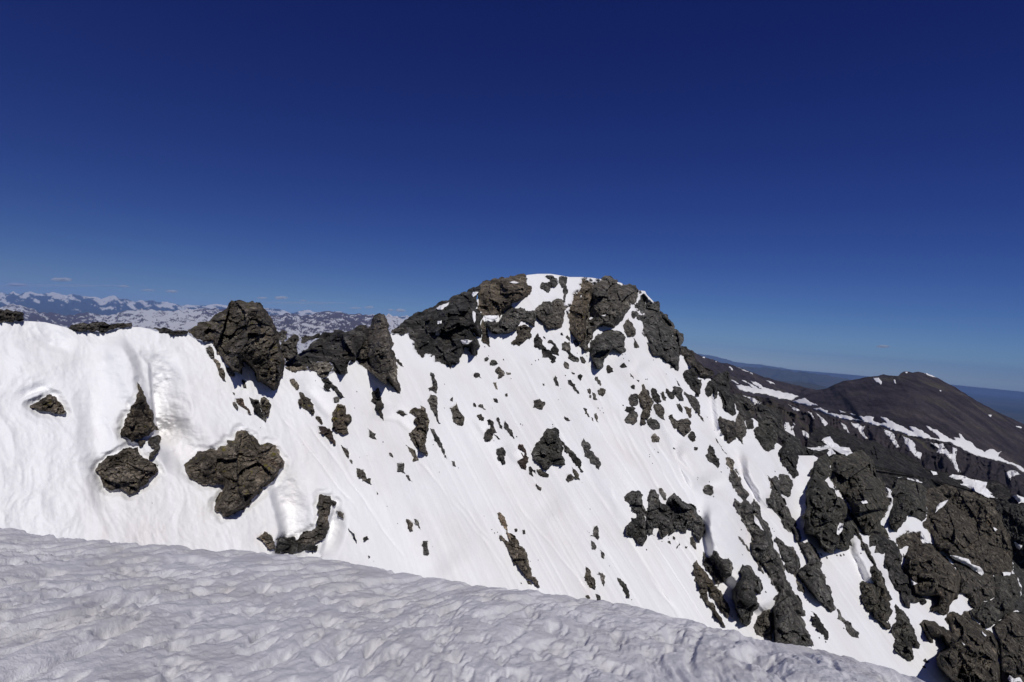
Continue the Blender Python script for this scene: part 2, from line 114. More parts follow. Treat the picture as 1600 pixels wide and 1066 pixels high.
rock|rock|rust|1|reddish crescent rock curling round a snow hollow left of the triangular boulder|H 415,710 430,680 465,690 490,740 495,790 520,810 515,850 490,870 490,925 450,910 415,860 410,840 450,835 470,800 475,760 440,740
rock|rock|dark|1|small dark tooth below the reddish crescent rock|H 515,900 530,890 555,930 560,990 520,960
stone|stone|dark|1|slim splinter beside the dark tooth under the crescent rock|H 550,910 580,930 590,965 570,950
rock|rock|dark|1|dark broken rubble at the left foot of the triangular boulder|H 590,920 620,915 650,940 680,950 705,965 695,995 650,990 610,970
rock|rock|dark|1|jagged upright shard high on the face under the grey cliff|H 755,90 765,40 785,60 795,110 795,145 770,130
rock|rock|grey|1|slanting two-part stone right of the jagged upright shard|H 880,85 910,80 950,120 960,155 985,190 990,215 960,190 930,150 890,120
rock|rock|dark|1|small heart-shaped stone above the slanting two-part stone|H 975,40 1000,25 1025,45 1010,80 1000,95 985,70
rock|rock|grey|1|slim stone touching the top of a pale round stone|H 1140,50 1160,50 1190,100 1190,140 1160,110
rock|rock|pale|1.2|pale round stone right of a scatter of dark stones on the upper face|H 1160,180 1190,155 1235,170 1235,205 1210,235 1170,215
rock|rock|grey|1|small grey stone upper left of the pale round stone's dark scatter|H 1060,170 1085,160 1100,190 1095,215 1070,195
rock|rock|grey|1|drop-shaped stone between the grey scatter and the pale round stone|H 1110,195 1145,220 1160,270 1125,265 1120,230
stone|stone|grey|1|tiny stone under the small grey stone of the upper scatter|H 1085,222 1103,225 1100,255 1083,245
rock|rock|grey|1|bent thin stone below the upper scatter, left of an oval stone|H 1025,345 1065,355 1075,400 1090,430 1065,415 1040,370
rock|rock|grey|1|upright oval stone right of the bent thin stone|H 1130,400 1150,390 1165,430 1170,480 1150,470 1135,430
rock|rock|dark|1|small arrowhead stone on open snow right of the square boulder|H 850,420 880,435 910,460 880,465 850,440
stone|stone|grey|1|tiny chip between the bent thin stone and the oval stone|H 1100,430 1120,445 1125,470 1108,455
rock|rock|dark|1|small bean-shaped stone left of the lone square boulder|H 185,255 215,255 232,295 195,285
stone|stone|dark|1|tiny round stone above and right of the bean-shaped stone|H 295,215 315,205 320,235 300,238
rock|rock|pale|1|small pale and dark stone high above the bean-shaped stone|H 185,105 215,105 215,135 225,175 200,150
rock|rock|dark|1|small dark lump just above the comma-shaped rock|H 30,415 70,398 100,435 95,465 55,455
rock|rock|grey|1|thin speckled rock above the small dark lump|H 45,320 85,310 115,365 85,345 50,335
stone|stone|dark|1|tiny stone left of the thin speckled rock|H 0,295 20,310 22,340 0,325
stone|stone|dark|1|tiny dark dot of rock in open snow left of the upright shard|H 645,115 665,118 665,135 648,130
rock|rock|grey|1|two-lobed stone below the summit's grey band, pale at its foot|C 205,940 230,915 260,940 295,975 290,1000 250,1025 225,1025 235,985 205,970
stone|stone|pale|1|small flat pale stone right of the two-lobed stone|C 305,965 345,970 350,990 315,990
rock|rock|dark|1|row of dark teeth left of the two-lobed stone|C 5,980 20,970 60,985 75,1025 50,1010 20,1025
rock|rock|grey|1|small round stone below the thin brown fin|C 100,840 125,825 145,845 130,865 105,865
rock|rock|dark|1|speckled dark stone just right of the round stone below the fin|C 150,880 165,855 215,865 230,890 200,905 155,900
rock|rock|dark|1|dark outcrop with a curled lower tail under the brown bulging block|C 565,670 580,630 600,600 640,660 660,720 720,770 775,830 770,870 740,885 720,870 740,850 700,830 640,830 640,760 600,740 565,730
rock|rock|dark|1|dark hooked rock right of the outcrop with the curled tail|C 690,690 720,665 765,700 800,760 800,815 760,800 720,760 755,720 720,695
stone|stone|dark|1|thin upright stone under the foot of the curved pillar|C 860,640 880,620 905,670 900,690
rock|rock|grey|1|stepped grey outcrop running down right below the curved pillar|C 825,700 850,680 905,690 905,770 985,840 985,870 940,870 885,840 890,790 825,760
rock|rock|grey|1|small square stone right of the stepped outcrop's end|C 995,820 1020,820 1055,870 1040,890 1015,880
rock|rock|grey|1|lozenge stone below the stepped outcrop|C 840,890 850,865 895,910 895,935 870,935
stone|stone|dark|1|tiny dark stone above the stepped grey outcrop|C 815,600 830,595 840,625 815,620
rock|rock|grey|1|small wedge at the foot of the curved pillar|C 930,665 990,700 995,725 950,720
stone|stone|dark|1|tiny flat stone right below the lozenge stone|C 915,965 950,980 945,990 920,980
rock|rock|dark|1|dark stone in the hollow below the rounded lower cliff block, left of two|C 1245,910 1260,900 1305,935 1310,965 1270,980 1248,965
rock|rock|dark|1|dark pyramid stone in the hollow below the rounded lower cliff block, right of two|C 1365,915 1410,878 1440,920 1380,928
stone|stone|dark|1|tiny stone between the dark outcrop and the dark hooked rock|C 650,630 670,640 675,665 655,650
crag|rock|brown|1.1|chunky brown rock shaped like a fist below the dark rubble trail|G 105,450 115,385 150,340 165,305 200,310 235,320 245,370 245,405 280,405 298,440 290,480 265,500 260,560 270,585 220,600 150,570 110,540
rock|rock|dark|1|tall wavy dark rock in clean snow under the pointed prow|G 490,190 520,185 545,155 558,190 560,220 578,250 580,290 600,340 580,370 595,465 565,430 540,390 510,355 520,310 475,280 495,250
rock|rock|dark|1|small dark eye-shaped rock under a snow lip|G 710,385 740,365 780,375 820,405 770,420
crag|rock|brown|1.1|s-shaped brown rock beside the small eye-shaped rock|G 835,390 900,340 950,350 940,320 990,350 1010,420 1025,480 1020,540 1000,600 990,640 995,720 1010,790 980,770 935,755 890,700 860,650 830,580 880,540 910,510 875,470 900,430
rock|rock|brown|1|banana-shaped rock below left of the s-shaped rock|G 800,690 830,710 870,730 900,780 925,835 870,850 880,810 850,760
rock|rock|grey|1|long thin streak of rock right of the s-shaped rock|G 1030,535 1060,540 1095,600 1120,640 1145,680 1170,750 1190,825 1150,760 1100,680 1060,600
rock|rock|grey|1|upright grey rock with a pale tail above the long thin streak|G 1005,270 1035,220 1075,225 1100,260 1100,340 1105,420 1130,490 1100,470 1070,400 1030,330
rock|rock|grey|1|slender upright rock higher up the line from the pale-tailed rock|G 1035,10 1065,20 1075,70 1100,130 1090,210 1050,180 1010,165 1045,150 1045,60
rock|rock|grey|1|ribbed dark rock with a pointed top right of the pale-tailed rock|G 1215,345 1280,290 1295,350 1325,400 1345,500 1330,515 1290,500 1245,450 1240,390
stone|stone|dark|1|tiny pointed stone above the ribbed dark rock|G 1215,270 1240,240 1245,285
rock|rock|grey|1|small square stone below the banana-shaped rock|G 720,860 780,855 790,900 785,940 800,960 770,945 720,940 728,900
stone|stone|grey|1|little stone trailing below the small square stone|G 805,970 830,975 845,1010 865,1040 830,1020
rock|rock|dark|1|bird-shaped dark rock in open snow right of the fist-like rock|G 445,535 480,560 525,585 510,610 530,640 490,630 460,605 465,580
rock|rock|dark|1|thin dark streak of rock below the fist-like rock|G 195,690 235,720 270,780 265,820 245,790
stone|stone|dark|1|tiny stone at the end of the thin dark streak|G 275,830 295,830 305,868 285,850
rock|rock|grey|1|three-toothed rock in snow above the rock arch|G 340,910 375,915 430,970 440,1010 480,1005 485,1060 450,1045 420,1030 390,1000 350,985 345,950
stone|stone|grey|1|tiny slanting stone left above the small square stone|G 645,765 665,765 685,810 660,795
stone|stone|grey|1|small stone at the lower end of the long thin streak|G 1230,840 1260,845 1275,895 1250,885
rock|rock|grey|1|small round stone capping the fist-like rock|G 130,250 170,237 190,255 160,295 130,290
rock|rock|brown|1|drooping brown rock beside a blue-white snow scoop|F 1240,200 1270,200 1300,240 1350,260 1380,310 1390,380 1380,415 1330,370 1280,350 1235,300 1235,265 1260,250
rock|rock|pale|1|small light stone between the drooping rock and the arrow-shaped rock|F 1395,430 1440,430 1465,490 1455,505 1420,470
rock|rock|rust|1|reddish arrow-shaped rock pointing down the snow|F 1430,515 1490,520 1530,540 1560,600 1585,700 1540,660 1500,620 1425,575 1455,555
rock|rock|rust|1|reddish tadpole-shaped stone left of the paired dark rocks|F 660,258 715,258 730,320 770,350 800,410 760,365 700,330 670,310
stone|stone|grey|1|small stone left of the tadpole-shaped stone|F 620,290 645,290 670,330 665,362 640,335
stone|stone|dark|1|tiny flake above the tadpole-shaped stone|F 618,198 640,205 640,228
rock|rock|dark|1|leaf-like left half of the paired dark rocks under the tower|F 775,240 830,265 865,270 880,310 870,345 900,390 935,430 928,480 900,450 850,410 815,370 820,340 790,295
rock|rock|brown|1.2|domed right half of the paired dark rocks under the tower|F 885,250 910,238 960,275 982,330 970,380 940,430 905,390 885,350
boulder|boulder|brown|.8|biggest brown boulder on the near snow slope, with a dark undercut right side|W 880,455 1010,330 1190,320 1220,285 1285,270 1285,225 1360,225 1365,165 1420,130 1480,145 1540,190 F 860,660 880,690 950,668 1020,690 1060,750 1080,810 1110,850 1100,900 1040,980 960,1060 L 260,140 180,190 170,230 100,290 20,380 -30,410 W 1380,900 1300,950 1250,945 1230,900 1170,880 1180,820 1240,710 1250,640 1150,650 1060,645 980,600 895,510|W 880,455,.4 1010,335,.5 1200,320,.6 1290,230,.4 1420,140,1.0 F 860,660,1.2 1000,690,1 1090,850,1.6 1030,960,2.6 900,900,3.2 980,800,2.6 L 250,140,2.6 100,290,2.4 60,150,3.2 -30,400,1.6 W 1400,560,2.8 1350,350,2.0 1100,480,1.4 900,510,.5 1060,640,.7 1250,640,1.2 1180,850,.9 1280,940,1.2
rock|rock|brown|1.2|low brown rock at the far left under a small snow overhang|E 275,270 330,240 390,200 460,155 530,185 570,240 600,290 620,315 570,345 500,335 430,320 370,315 320,285
rock|rock|brown|1.1|teardrop brown rock with a needle-sharp top on the near snow slope|E 1285,45 1325,100 1355,170 1380,240 1400,290 1435,330 1440,390 1490,490 1440,490 1400,540 1330,575 1230,605 1210,580 1140,550 1130,490 1165,410 1190,340 1220,320 1225,270 1270,220 1300,130
boulder|boulder|brown|1.1|lens-shaped brown boulder below the teardrop rock|W 50,510 90,440 150,395 270,345 370,290 450,290 455,330 480,370 530,400 580,430 645,510 600,560 530,640 470,670 440,720 370,742 340,710 300,685 210,700 140,660 110,600
stone|stone|brown|1|small flat stone between the teardrop rock and the lens-shaped boulder|W 390,245 480,220 530,220 520,250 500,270 470,290 450,255
rock|rock|dark|1|dark crooked rock beside the snow gully under the teardrop rock|W 555,210 600,190 650,180 670,210 660,310 640,350 600,390 560,410 555,380 610,300 570,280 545,240
crag|rock|tan|1.1|curved brown rock arch rising like a neck above the snow lip|L 710,260 760,265 820,270 830,310 875,330 845,370 830,340 815,400 800,450 805,540 790,620 730,690 680,720 600,715 500,710 480,690 540,630 640,600 690,540 705,470 705,390 685,360 710,320
rock|rock|dark|1|black rubble in the hollow under the curved rock arch|L 320,700 350,650 480,650 490,700 600,715 700,730 690,780 640,780 580,770 530,795 480,800 450,815 390,800 310,805 300,770
rock|rock|tan|1|tilted tan slab left of the rubble under the rock arch|L 125,660 200,600 225,610 300,740 300,770 250,780 220,740
stone|stone|tan|1|light stone at the foot of the tilted tan slab|L 300,805 330,750 350,780 340,808
stone|stone|tan|1|light stone at the right end of the rubble under the arch|L 640,785 660,745 700,750 690,785
stone|stone|tan|1|light stone in the middle of the rubble under the arch|L 430,785 460,750 465,815 440,815
rock|rock|tan|1|tan triangular stone on the snow right of the rock arch|L 870,405 945,430 940,490 910,470
rock|rock|dark|1|thin dark streak of stone below the tan triangular stone|L 985,570 1020,610 1045,640 1065,710 1030,660
stone|stone|dark|1|small dark two-pointed stone right of the rock arch|L 1125,660 1160,645 1178,670 1130,695
stone|stone|dark|1|tiny dark stone low on the snow right of the rock arch|L 1172,825 1190,840 1175,848
stone|stone|dark|1|tiny stone below the three-toothed rock|L 1250,228 1266,252 1254,257
crag|rock|dark|1|dark rocks on the skyline at the left picture edge|U -120,360 0,350 60,345 120,370 190,370 225,395 225,445 150,458 60,465 20,468 -120,460
crag|rock|dark|1|low dark rock band on the left skyline behind the snow crest|U 640,525 690,495 760,480 850,480 930,470 1040,490 1100,480 1160,475 1230,475 1235,515 1170,520 1080,530 1000,562 930,560 860,562 760,560 700,550
rock|rock|dark|1|thin line of stones on the snow crest left of the brown tower|U 1400,520 1500,530 1600,540 1760,560 1760,575 1500,570
rock|rock|dark|1|small wing-like rock left of the ragged rock cluster|I 95,490 110,450 160,450 200,470 180,500 130,505
boulder|boulder|grey|1.2|round grey boulder at the lower left of the ragged rock cluster|I 95,570 130,520 180,490 215,510 215,590 160,615 110,605
rock|rock|dark|1|black block at the upper left of the ragged rock cluster|I 140,400 155,335 200,330 225,350 225,420 205,445 150,440
crag|crag|brown|1|central brown pillar of the ragged rock cluster|I 215,350 260,300 255,250 275,240 290,280 325,310 330,350 370,410 350,490 325,480 335,540 290,570 300,610 280,628 240,610 245,530 270,470 240,430 230,390
boulder|boulder|grey|1.2|blocky boulder at the foot of the ragged rock cluster|I 300,570 340,550 400,580 425,610 425,660 360,668 310,620
rock|rock|dark|1.1|tilted oval dark rock at the top of the ragged rock cluster|I 340,300 355,275 390,285 430,350 445,400 420,415 360,380 345,340
rock|rock|grey|1|grey broken rock right of the central pillar of the ragged cluster|I 370,430 410,420 450,450 470,500 475,580 440,565 400,530 375,480
stone|stone|dark|1|small dark stone above the ragged rock cluster|I 150,265 175,245 195,260 190,290 160,280
rock|rock|olive|1.45|narrow greenish rock right of the tilted oval rock|I 445,310 465,310 490,370 480,400 450,380
rock|rock|olive|1.45|greenish stone beside the cube-topped rock on the upper right face|I 485,280 520,310 560,340 555,380 510,365 490,330
rock|rock|grey|1|cube-topped grey rock on the upper right face|I 545,265 580,265 640,290 640,360 650,400 610,395 570,350
rock|rock|grey|1|small oval stone under the cube-topped rock|I 575,430 610,420 640,470 640,515 605,485
rock|rock|brown|1|small brown notched rock right of the small oval stone|I 645,450 690,460 725,465 720,555 690,535 670,490
rock|rock|grey|1|pale blocky rock at the snow couloir edge above the brown notched rock|I 650,310 700,340 760,355 795,410 800,480 800,525 765,500 720,450 690,390
stone|stone|dark|1|thin dark tail below the pale blocky rock|I 760,500 800,530 845,600 810,570
boulder|boulder|grey|1.2|round dark boulder with a ragged left arm below the brown notched rock|I 505,540 540,520 580,580 620,570 690,560 720,610 720,670 690,700 655,735 620,700 585,660 540,620
rock|rock|dark|1|small dark pyramid just below the round dark boulder|I 690,740 725,680 765,730 760,770 710,768
stone|stone|dark|1|small stone lowest below the round dark boulder and its pyramid|I 745,830 780,830 775,862 745,860
boulder|boulder|pale|1.3|pale lone stone on smooth snow below the ragged rock cluster|I 345,730 375,700 425,745 420,785 355,785
rock|rock|dark|1|ragged dark rock with an upright spike left of the longest rib's head|I 850,910 880,870 895,805 925,830 940,890 985,940 990,990 970,1030 930,985 880,960
stone|stone|dark|1|thin dark crack of rock leading down to the longest rib's head|I 945,745 990,820 1050,890 1060,910 1010,860
rock|rock|tan|1|tan rock at the very top of the longest rib|I 1040,930 1080,925 1125,980 1120,1030 1100,1066 1085,1030
stone|stone|dark|1|thin stone above the cube-topped rock|I 565,185 600,230 620,270 590,240
stone|stone|dark|1|thin stone at the right rim of the snow chute|I 145,140 180,180 185,195 150,170
stone|stone|dark|1|tiny stone below the thin stone on the chute rim|I 205,200 235,205 230,225
stone|stone|dark|1|tiny arrow-like stone alone in the grooved snow|I 550,832 572,850 550,848
stone|stone|dark|1|small dark stone on the snow beside the crag in the lower right, upper of two|T 655,735 675,710 715,740 690,755
stone|stone|dark|1|small dark stone on the snow beside the crag in the lower right, lower of two|T 645,785 670,780 685,800 660,802
"""
# label | offset towards the viewer (m) | outline
PATCHES = """
slanting snow patch on the skyline of the shaded summit slope|.8|B 965,190 1000,165 1050,150 1090,135 1080,160 1020,205 985,205
small snow patch high on the shaded summit slope|.8|B 1300,70 1310,40 1365,38 1340,70 1315,85
upright snow sliver in the shaded summit slope|.8|B 1310,215 1335,230 1340,300 1325,330 1310,280
snow ledge above the thin brown fin|.8|B 1420,258 1545,262 1530,310 1480,318 1430,300
flat snow cap at the foot of the shaded summit slope|.8|B 1195,490 1310,492 1270,525 1215,525
tiny snow spot in the dark of the summit slope|.8|B 980,310 1020,305 1015,335 980,340
snow sliver above the warm brown face|.8|C 325,128 380,115 430,135 390,138
small snow crust on the curved pillar's right side|.5|C 1080,465 1100,450 1120,458 1105,472 1085,478
small snow crust on the great grey cliff|.5|C 1195,440 1240,430 1225,446
tiny snow fleck on the curved pillar|.5|C 1000,255 1012,245 1010,265 1000,270
crooked snow patch on the black scree mound|3|J 620,650 640,625 700,610 740,670 800,710 880,715 912,765 860,795 800,770 730,775 690,800 655,745 580,745 480,715 560,715 690,690 650,665
long slanting snow patch behind the smooth wall|3|P 355,165 420,170 460,215 540,270 600,300 640,285 720,345 680,350 600,320 500,290 420,280 390,240
broad snow patch with rock islands at the back of the buttress|3|P 875,280 930,245 1000,255 1100,290 1200,310 1255,320 1240,370 1280,410 1365,470 1270,470 1210,440 1150,410 1100,400 1060,370 1000,360 960,330
small snow spot left of the broad snow patch|3|P 720,210 780,225 790,250 750,255
snow patch at the right picture edge behind the buttress|3|P 1490,450 1540,440 1600,465 1700,490 1700,560 1600,515 1550,520
small snow spot on the smooth wall|.6|O 1345,385 1400,370 1415,395 1370,405
upright snow pocket in the ribbed buttress|.8|O 1125,690 1130,620 1150,580 1185,590 1180,640 1140,700
shaded snow ledge on the cracked cliff|.8|P 780,550 820,510 890,485 850,540 800,575 770,610
tiny snow spot on the cracked cliff|.6|P 1310,740 1350,765 1330,785
snow pocket at the far right edge of the cliff|.8|P 1510,880 1585,915 1560,955 1525,935
curved snow strip along the top of the huge smooth block|.8|P 635,770 680,830 740,895 690,890 665,880 660,840
small snow triangle left of the huge smooth block|.8|S 535,265 605,310 550,330
long snow ledge between the cracked cliff and the tilted slab|1|S 900,40 980,55 1080,80 1110,130 1180,150 1225,215 1200,240 1130,190 1040,130 960,90
snow spot above the wedge-shaped cliff|.8|S 1395,205 1480,210 1470,235 1410,240
ragged snow scraps at the bottom right corner|.8|T 1445,900 1465,870 1500,900 1560,890 1590,935 1470,935
small snow sliver above the orange-stained crag|.7|S 1205,750 1250,800 1235,808 1205,775
small snow notch inside the longest rib|.5|O 345,500 400,580 440,655 410,640 360,590
snow spot on the sprawling lower crag|.7|S 1020,860 1050,885 1035,890
"""
# snow bands on the far right mountains: label | outline
FARPATCH = """
broad snowfield below the brown ridge|V 540,610 590,605 700,635 590,560 680,600 790,650 670,570 760,600 830,640 900,660 980,680 1060,690 1130,715 1060,755 950,740 850,710 700,690 600,660 560,640
thin snow streak on the brown ridge, upper|V 540,440 600,465 690,495 700,510 620,480
thin snow streak on the brown ridge, left|V 480,435 510,470 500,472 470,440
short snow dashes right of the upper streak|V 820,565 880,585 905,605 860,595
snow spot on the skyline of the brown ridge|V 225,345 250,350 245,360 228,355
snow dash on the skyline of the brown ridge|V 335,375 360,390 350,395
snow sliver left of the broad snowfield|V 485,555 520,568 565,600 530,590
snow wedge between the dark crest and the broad snowfield|V 600,705 650,720 780,775 760,792 700,790 660,750
snow triangle at the saddle under the dark mountain|J 350,285 460,250 540,300 590,325 500,325 420,305
long white snow band across the foot of the dark mountain|J 540,350 610,340 680,370 670,390 760,400 850,415 960,450 1020,465 970,420 1060,420 1110,430 1100,460 1170,490 1230,490 1180,440 1170,425 1220,435 1300,480 1400,530 1480,570 1440,520 1500,525 K 580,640 640,670 700,710 760,750 810,760 760,700 680,630 740,660 790,670 860,720 900,750 960,770 940,740 1000,750 990,700 1040,750 1100,780 1180,850 1230,880 1300,850 1350,880 1390,870 1360,920 1440,960 1520,990 1600,1040 1750,1120 1750,1190 1600,1066 1520,1010 1400,970 1280,940 1180,915 1080,880 1000,830 900,780 760,760 620,735 480,705 400,680 300,640 230,630 100,595 0,575 J 900,455 800,440 700,410 640,385
snow dash in the upper left of the dark mountain's foot|J 780,360 850,385 800,390
small snow dash on the dark mountain's foot|J 880,390 940,410 900,408
snow patch near the summit of the dark mountain|K 185,185 240,180 268,215 260,250 220,225
small snow slot right of the summit patch|K 375,200 390,198 400,240 388,235
snow dash on the dark mountain's summit|K 485,128 510,126 508,138 490,138
snow edge on the right skyline of the dark mountain|K 660,140 720,155 780,180 700,158
small snow spot right of the dark mountain's summit|K 805,298 825,300 822,312
snow spot on the right flank of the dark mountain|K 1265,525 1298,530 1290,548 1270,540
snow dash low on the right flank|K 1520,632 1580,650 1570,656
snow couloir below the saddle, left|J 490,375 530,390 555,450 540,440
twin snow couloirs below the saddle|J 560,380 600,410 680,490 650,520 610,460
forked snow couloir in the dark terrace wall|J 895,480 960,490 1000,520 1030,510 1010,560 1055,630 1020,635 990,590 960,540 920,520
left snow couloir of the dark terrace wall|J 795,470 850,510 890,590 870,585 830,540
snow couloir in the middle of the dark terrace wall|J 1205,545 1300,590 1310,640 1350,710 1320,715 1280,660 1230,600
wide snow couloir right in the dark terrace wall|J 1370,600 1470,650 1500,690 1500,740 1560,770 1550,835 1480,780 1420,700
long snow couloir at the right of the terrace wall|K 715,780 790,800 840,795 860,840 930,900 930,830 970,840 960,920 980,1000 1010,1066 980,1066 940,990 880,920 830,890 780,880 790,830
ragged snow scrap on the far right terrace wall|P 1420,235 1490,210 1530,220 1570,250 1480,270 1470,305
snow spot on the slope below the saddle|J 305,310 370,340 420,370 370,370
left ragged snow patch behind the egg-shaped crag|J 275,475 310,480 340,520 360,480 375,500 350,540 370,620 340,600 280,570
right small snow patch behind the egg-shaped crag|J 440,555 500,590 515,610 495,640 450,600
"""

CHIPS = """I,375,850,1 I,410,880,1.6 I,330,900,1.2 I,330,920,1.2 I,358,982,1 I,80,440,1.5 I,640,640,1 I,870,550,1.2 I,935,670,1.2 I,310,200,1 I,290,195,1 I,365,15,1.2
C,580,860,1.6 C,608,850,1.5 C,545,895,1.4 C,280,850,1.8 C,105,730,1.4 C,1080,770,1.2 C,1060,815,1.6 C,1395,805,1.4 C,1405,840,1.2 C,1420,800,1 C,1455,860,2 C,970,790,1.2 C,860,1000,1.2 C,350,1028,1.2 C,140,815,1.1
H,440,495,1.6 H,458,504,1.2 H,740,500,1.5 H,742,520,1.2 H,1165,345,1.6 H,1203,345,1.2 H,1215,390,1.4 H,1185,367,1 H,797,266,1 H,1402,320,1.6 H,177,345,.8 H,402,612,1.8 H,860,40,1.6 H,930,80,1 H,350,68,1.2 H,190,650,1.4 H,535,745,.8 H,815,165,1
M,770,525,1.2 M,795,556,1.4 M,822,548,1.4 M,845,590,1.6 M,216,685,1 M,697,398,1 M,1204,810,1.2 M,1130,822,1 M,1045,1025,2 M,775,520,.8
Q,320,225,1.1 Q,435,146,.9 Q,642,462,1.2 Q,748,557,1.1 Q,1560,600,1.4 Q,1520,310,1.4
N,432,865,.9 N,230,540,.9 N,243,553,1.1 N,253,332,1.4 N,780,712,1.6 N,850,578,1.3 N,1272,350,1.7 N,1368,77,1.4 N,1262,40,1.3 N,1256,56,1 N,1406,215,1.5 N,985,607,1.2 N,925,635,1.3 N,178,85,.8 N,1525,1040,1.8
O,230,645,1.4 O,275,685,1 O,520,636,1.1 O,537,660,1.1 O,102,70,1.4 O,42,105,1.5 O,985,960,1.8 O,1350,866,1.7 O,1160,885,3 O,1190,880,2.4 O,1125,885,2.2 O,980,880,3.2 O,1030,905,3 O,240,880,1.3 O,545,100,1.6
R,142,500,2.2 R,460,270,2 R,960,700,2.2 R,1190,610,1.6 R,1020,735,2 R,845,345,2
G,325,345,1.1 G,345,192,1.3 G,1165,122,1.2 G,1060,688,1.2 G,440,793,1.1 G,370,806,.9 G,1117,945,1.1 G,1295,905,1.2 G,590,662,1.6 G,400,1030,1.2 G,1165,345,1.2
F,880,530,1 F,1395,90,1.1 F,1280,690,.8 L,1347,367,1.1 L,1446,528,1.2 L,1222,880,1 L,650,805,1.8 D,655,1035,1.3 D,668,1030,1 D,845,985,1 W,585,815,1.2 W,635,466,1.6 W,390,165,.8"""
import bpy, math, random
import numpy as np
from mathutils import Matrix, Vector
from mathutils.geometry import delaunay_2d_cdt

K = 5.99
FPX = 1600.0 * 20.0 / 36.0
CX, CY = 800.0, 533.0
ROLL = math.atan(0.085)
CR, SR = math.cos(ROLL), math.sin(ROLL)
SC = bpy.context.scene
COL = SC.collection

# ------------------------------------------------------------------ helpers
def rays(px, py):
    u = (np.asarray(px, float) - CX) / FPX
    v = (CY - np.asarray(py, float)) / FPX
    return np.stack([u * CR - v * SR, np.ones_like(u), u * SR + v * CR], -1)

def pix(P):
    P = np.asarray(P, float)
    u = (P[..., 0] * CR + P[..., 2] * SR) / P[..., 1]
    v = (-P[..., 0] * SR + P[..., 2] * CR) / P[..., 1]
    return CX + u * FPX, CY - v * FPX

def outline(s):
    ox = oy = 0.0
    out = []
    for tok in s.split():
        if tok.isalpha():
            ox, oy = CROP[tok]
        else:
            c = tok.split(',')
            out.append([ox + float(c[0]) / K, oy + float(c[1]) / K] + [float(q) for q in c[2:]])
    return np.array(out)

def _h(ix, iy, iz, seed):
    n = (ix.astype(np.int64) * 73856093) ^ (iy.astype(np.int64) * 19349663) ^ (iz.astype(np.int64) * 83492791) ^ (seed * 2654435761)
    n = (n ^ (n >> 13)) * 1274126177 & 0x7fffffff
    n = (n ^ (n >> 16)) * 668265263 & 0x7fffffff
    n = n ^ (n >> 15)
    return (n & 0xffffff) / float(0xffffff)

def vnoise(P, seed=0):
    P = np.asarray(P, float)
    I = np.floor(P).astype(np.int64)
    F = P - I
    F = F * F * F * (F * (F * 6 - 15) + 10)
    r = 0
    for dx in (0, 1):
        wx = F[..., 0] if dx else 1 - F[..., 0]
        for dy in (0, 1):
            wy = F[..., 1] if dy else 1 - F[..., 1]
            for dz in (0, 1):
                wz = F[..., 2] if dz else 1 - F[..., 2]
                r = r + wx * wy * wz * _h(I[..., 0] + dx, I[..., 1] + dy, I[..., 2] + dz, seed)
    return r * 2 - 1

def fbm(P, octs=4, seed=0, gain=0.5, ridged=False):
    P = np.asarray(P, float)
    a, t, r = 1.0, 0.0, 0
    for o in range(octs):
        n = vnoise(P * (2.03 ** o) + 17.3 * o, seed + o)
        r = r + a * ((1 - 2 * np.abs(n)) if ridged else n)
        t += a
        a *= gain
    return r / t

def worley(P, seed=0):
    P = np.asarray(P, float)
    I = np.floor(P).astype(np.int64)
    n = P.shape[0]
    F1 = np.full(n, 9.0); F2 = np.full(n, 9.0)
    C = np.zeros((n, 3)); ID = np.zeros((n, 3), np.int64)
    for dx in (-1, 0, 1):
        for dy in (-1, 0, 1):
            for dz in (-1, 0, 1):
                J = I + np.array([dx, dy, dz])
                c = J + np.stack([_h(J[:, 0], J[:, 1], J[:, 2], seed + q) for q in (1, 2, 3)], -1)
                d = np.linalg.norm(P - c, axis=1)
                m = d < F1
                F2 = np.where(m, F1, np.minimum(F2, d))
                F1 = np.where(m, d, F1)
                C[m] = c[m]; ID[m] = J[m]
    return F1, F2, C, ID

def inpoly(px, py, poly):
    x, y = poly[:, 0], poly[:, 1]
    x2, y2 = np.roll(x, -1), np.roll(y, -1)
    r = np.zeros(px.shape, bool)
    for i in range(len(x)):
        if y[i] == y2[i]:
            continue
        c = ((y[i] > py) != (y2[i] > py))
        r ^= c & (px < (x2[i] - x[i]) * (py - y[i]) / (y2[i] - y[i]) + x[i])
    return r

def polydist(px, py, poly):
    a = poly; b = np.roll(poly, -1, 0)
    best = np.full(px.shape, 1e9)
    for i in range(len(a)):
        d = b[i] - a[i]
        L = d @ d + 1e-9
        t = np.clip(((px - a[i, 0]) * d[0] + (py - a[i, 1]) * d[1]) / L, 0, 1)
        q = (px - a[i, 0] - t * d[0]) ** 2 + (py - a[i, 1] - t * d[1]) ** 2
        best = np.minimum(best, q)
    return np.sqrt(best)

def linedist(px, py, line):
    """distance to an open polyline, signed side (+ right of it when walked downwards on the picture = larger x), position along it"""
    best = np.full(px.shape, 1e9); side = np.zeros(px.shape); along = np.zeros(px.shape)
    tot = 0.0
    seg = np.linalg.norm(np.diff(line, axis=0), axis=1)
    L = seg.sum()
    for i in range(len(line) - 1):
        a, b = line[i], line[i + 1]
        d = b - a
        t = np.clip(((px - a[0]) * d[0] + (py - a[1]) * d[1]) / (d @ d), 0, 1)
        q = np.hypot(px - a[0] - t * d[0], py - a[1] - t * d[1])
        cr = d[1] * (px - a[0]) - d[0] * (py - a[1])
        m = q < best
        best = np.where(m, q, best); side = np.where(m, np.sign(cr), side)
        along = np.where(m, (tot + t * seg[i]) / L, along)
        tot += seg[i]
    return best, side, along

def sm(x):
    x = np.clip(x, 0, 1)
    return x * x * (3 - 2 * x)

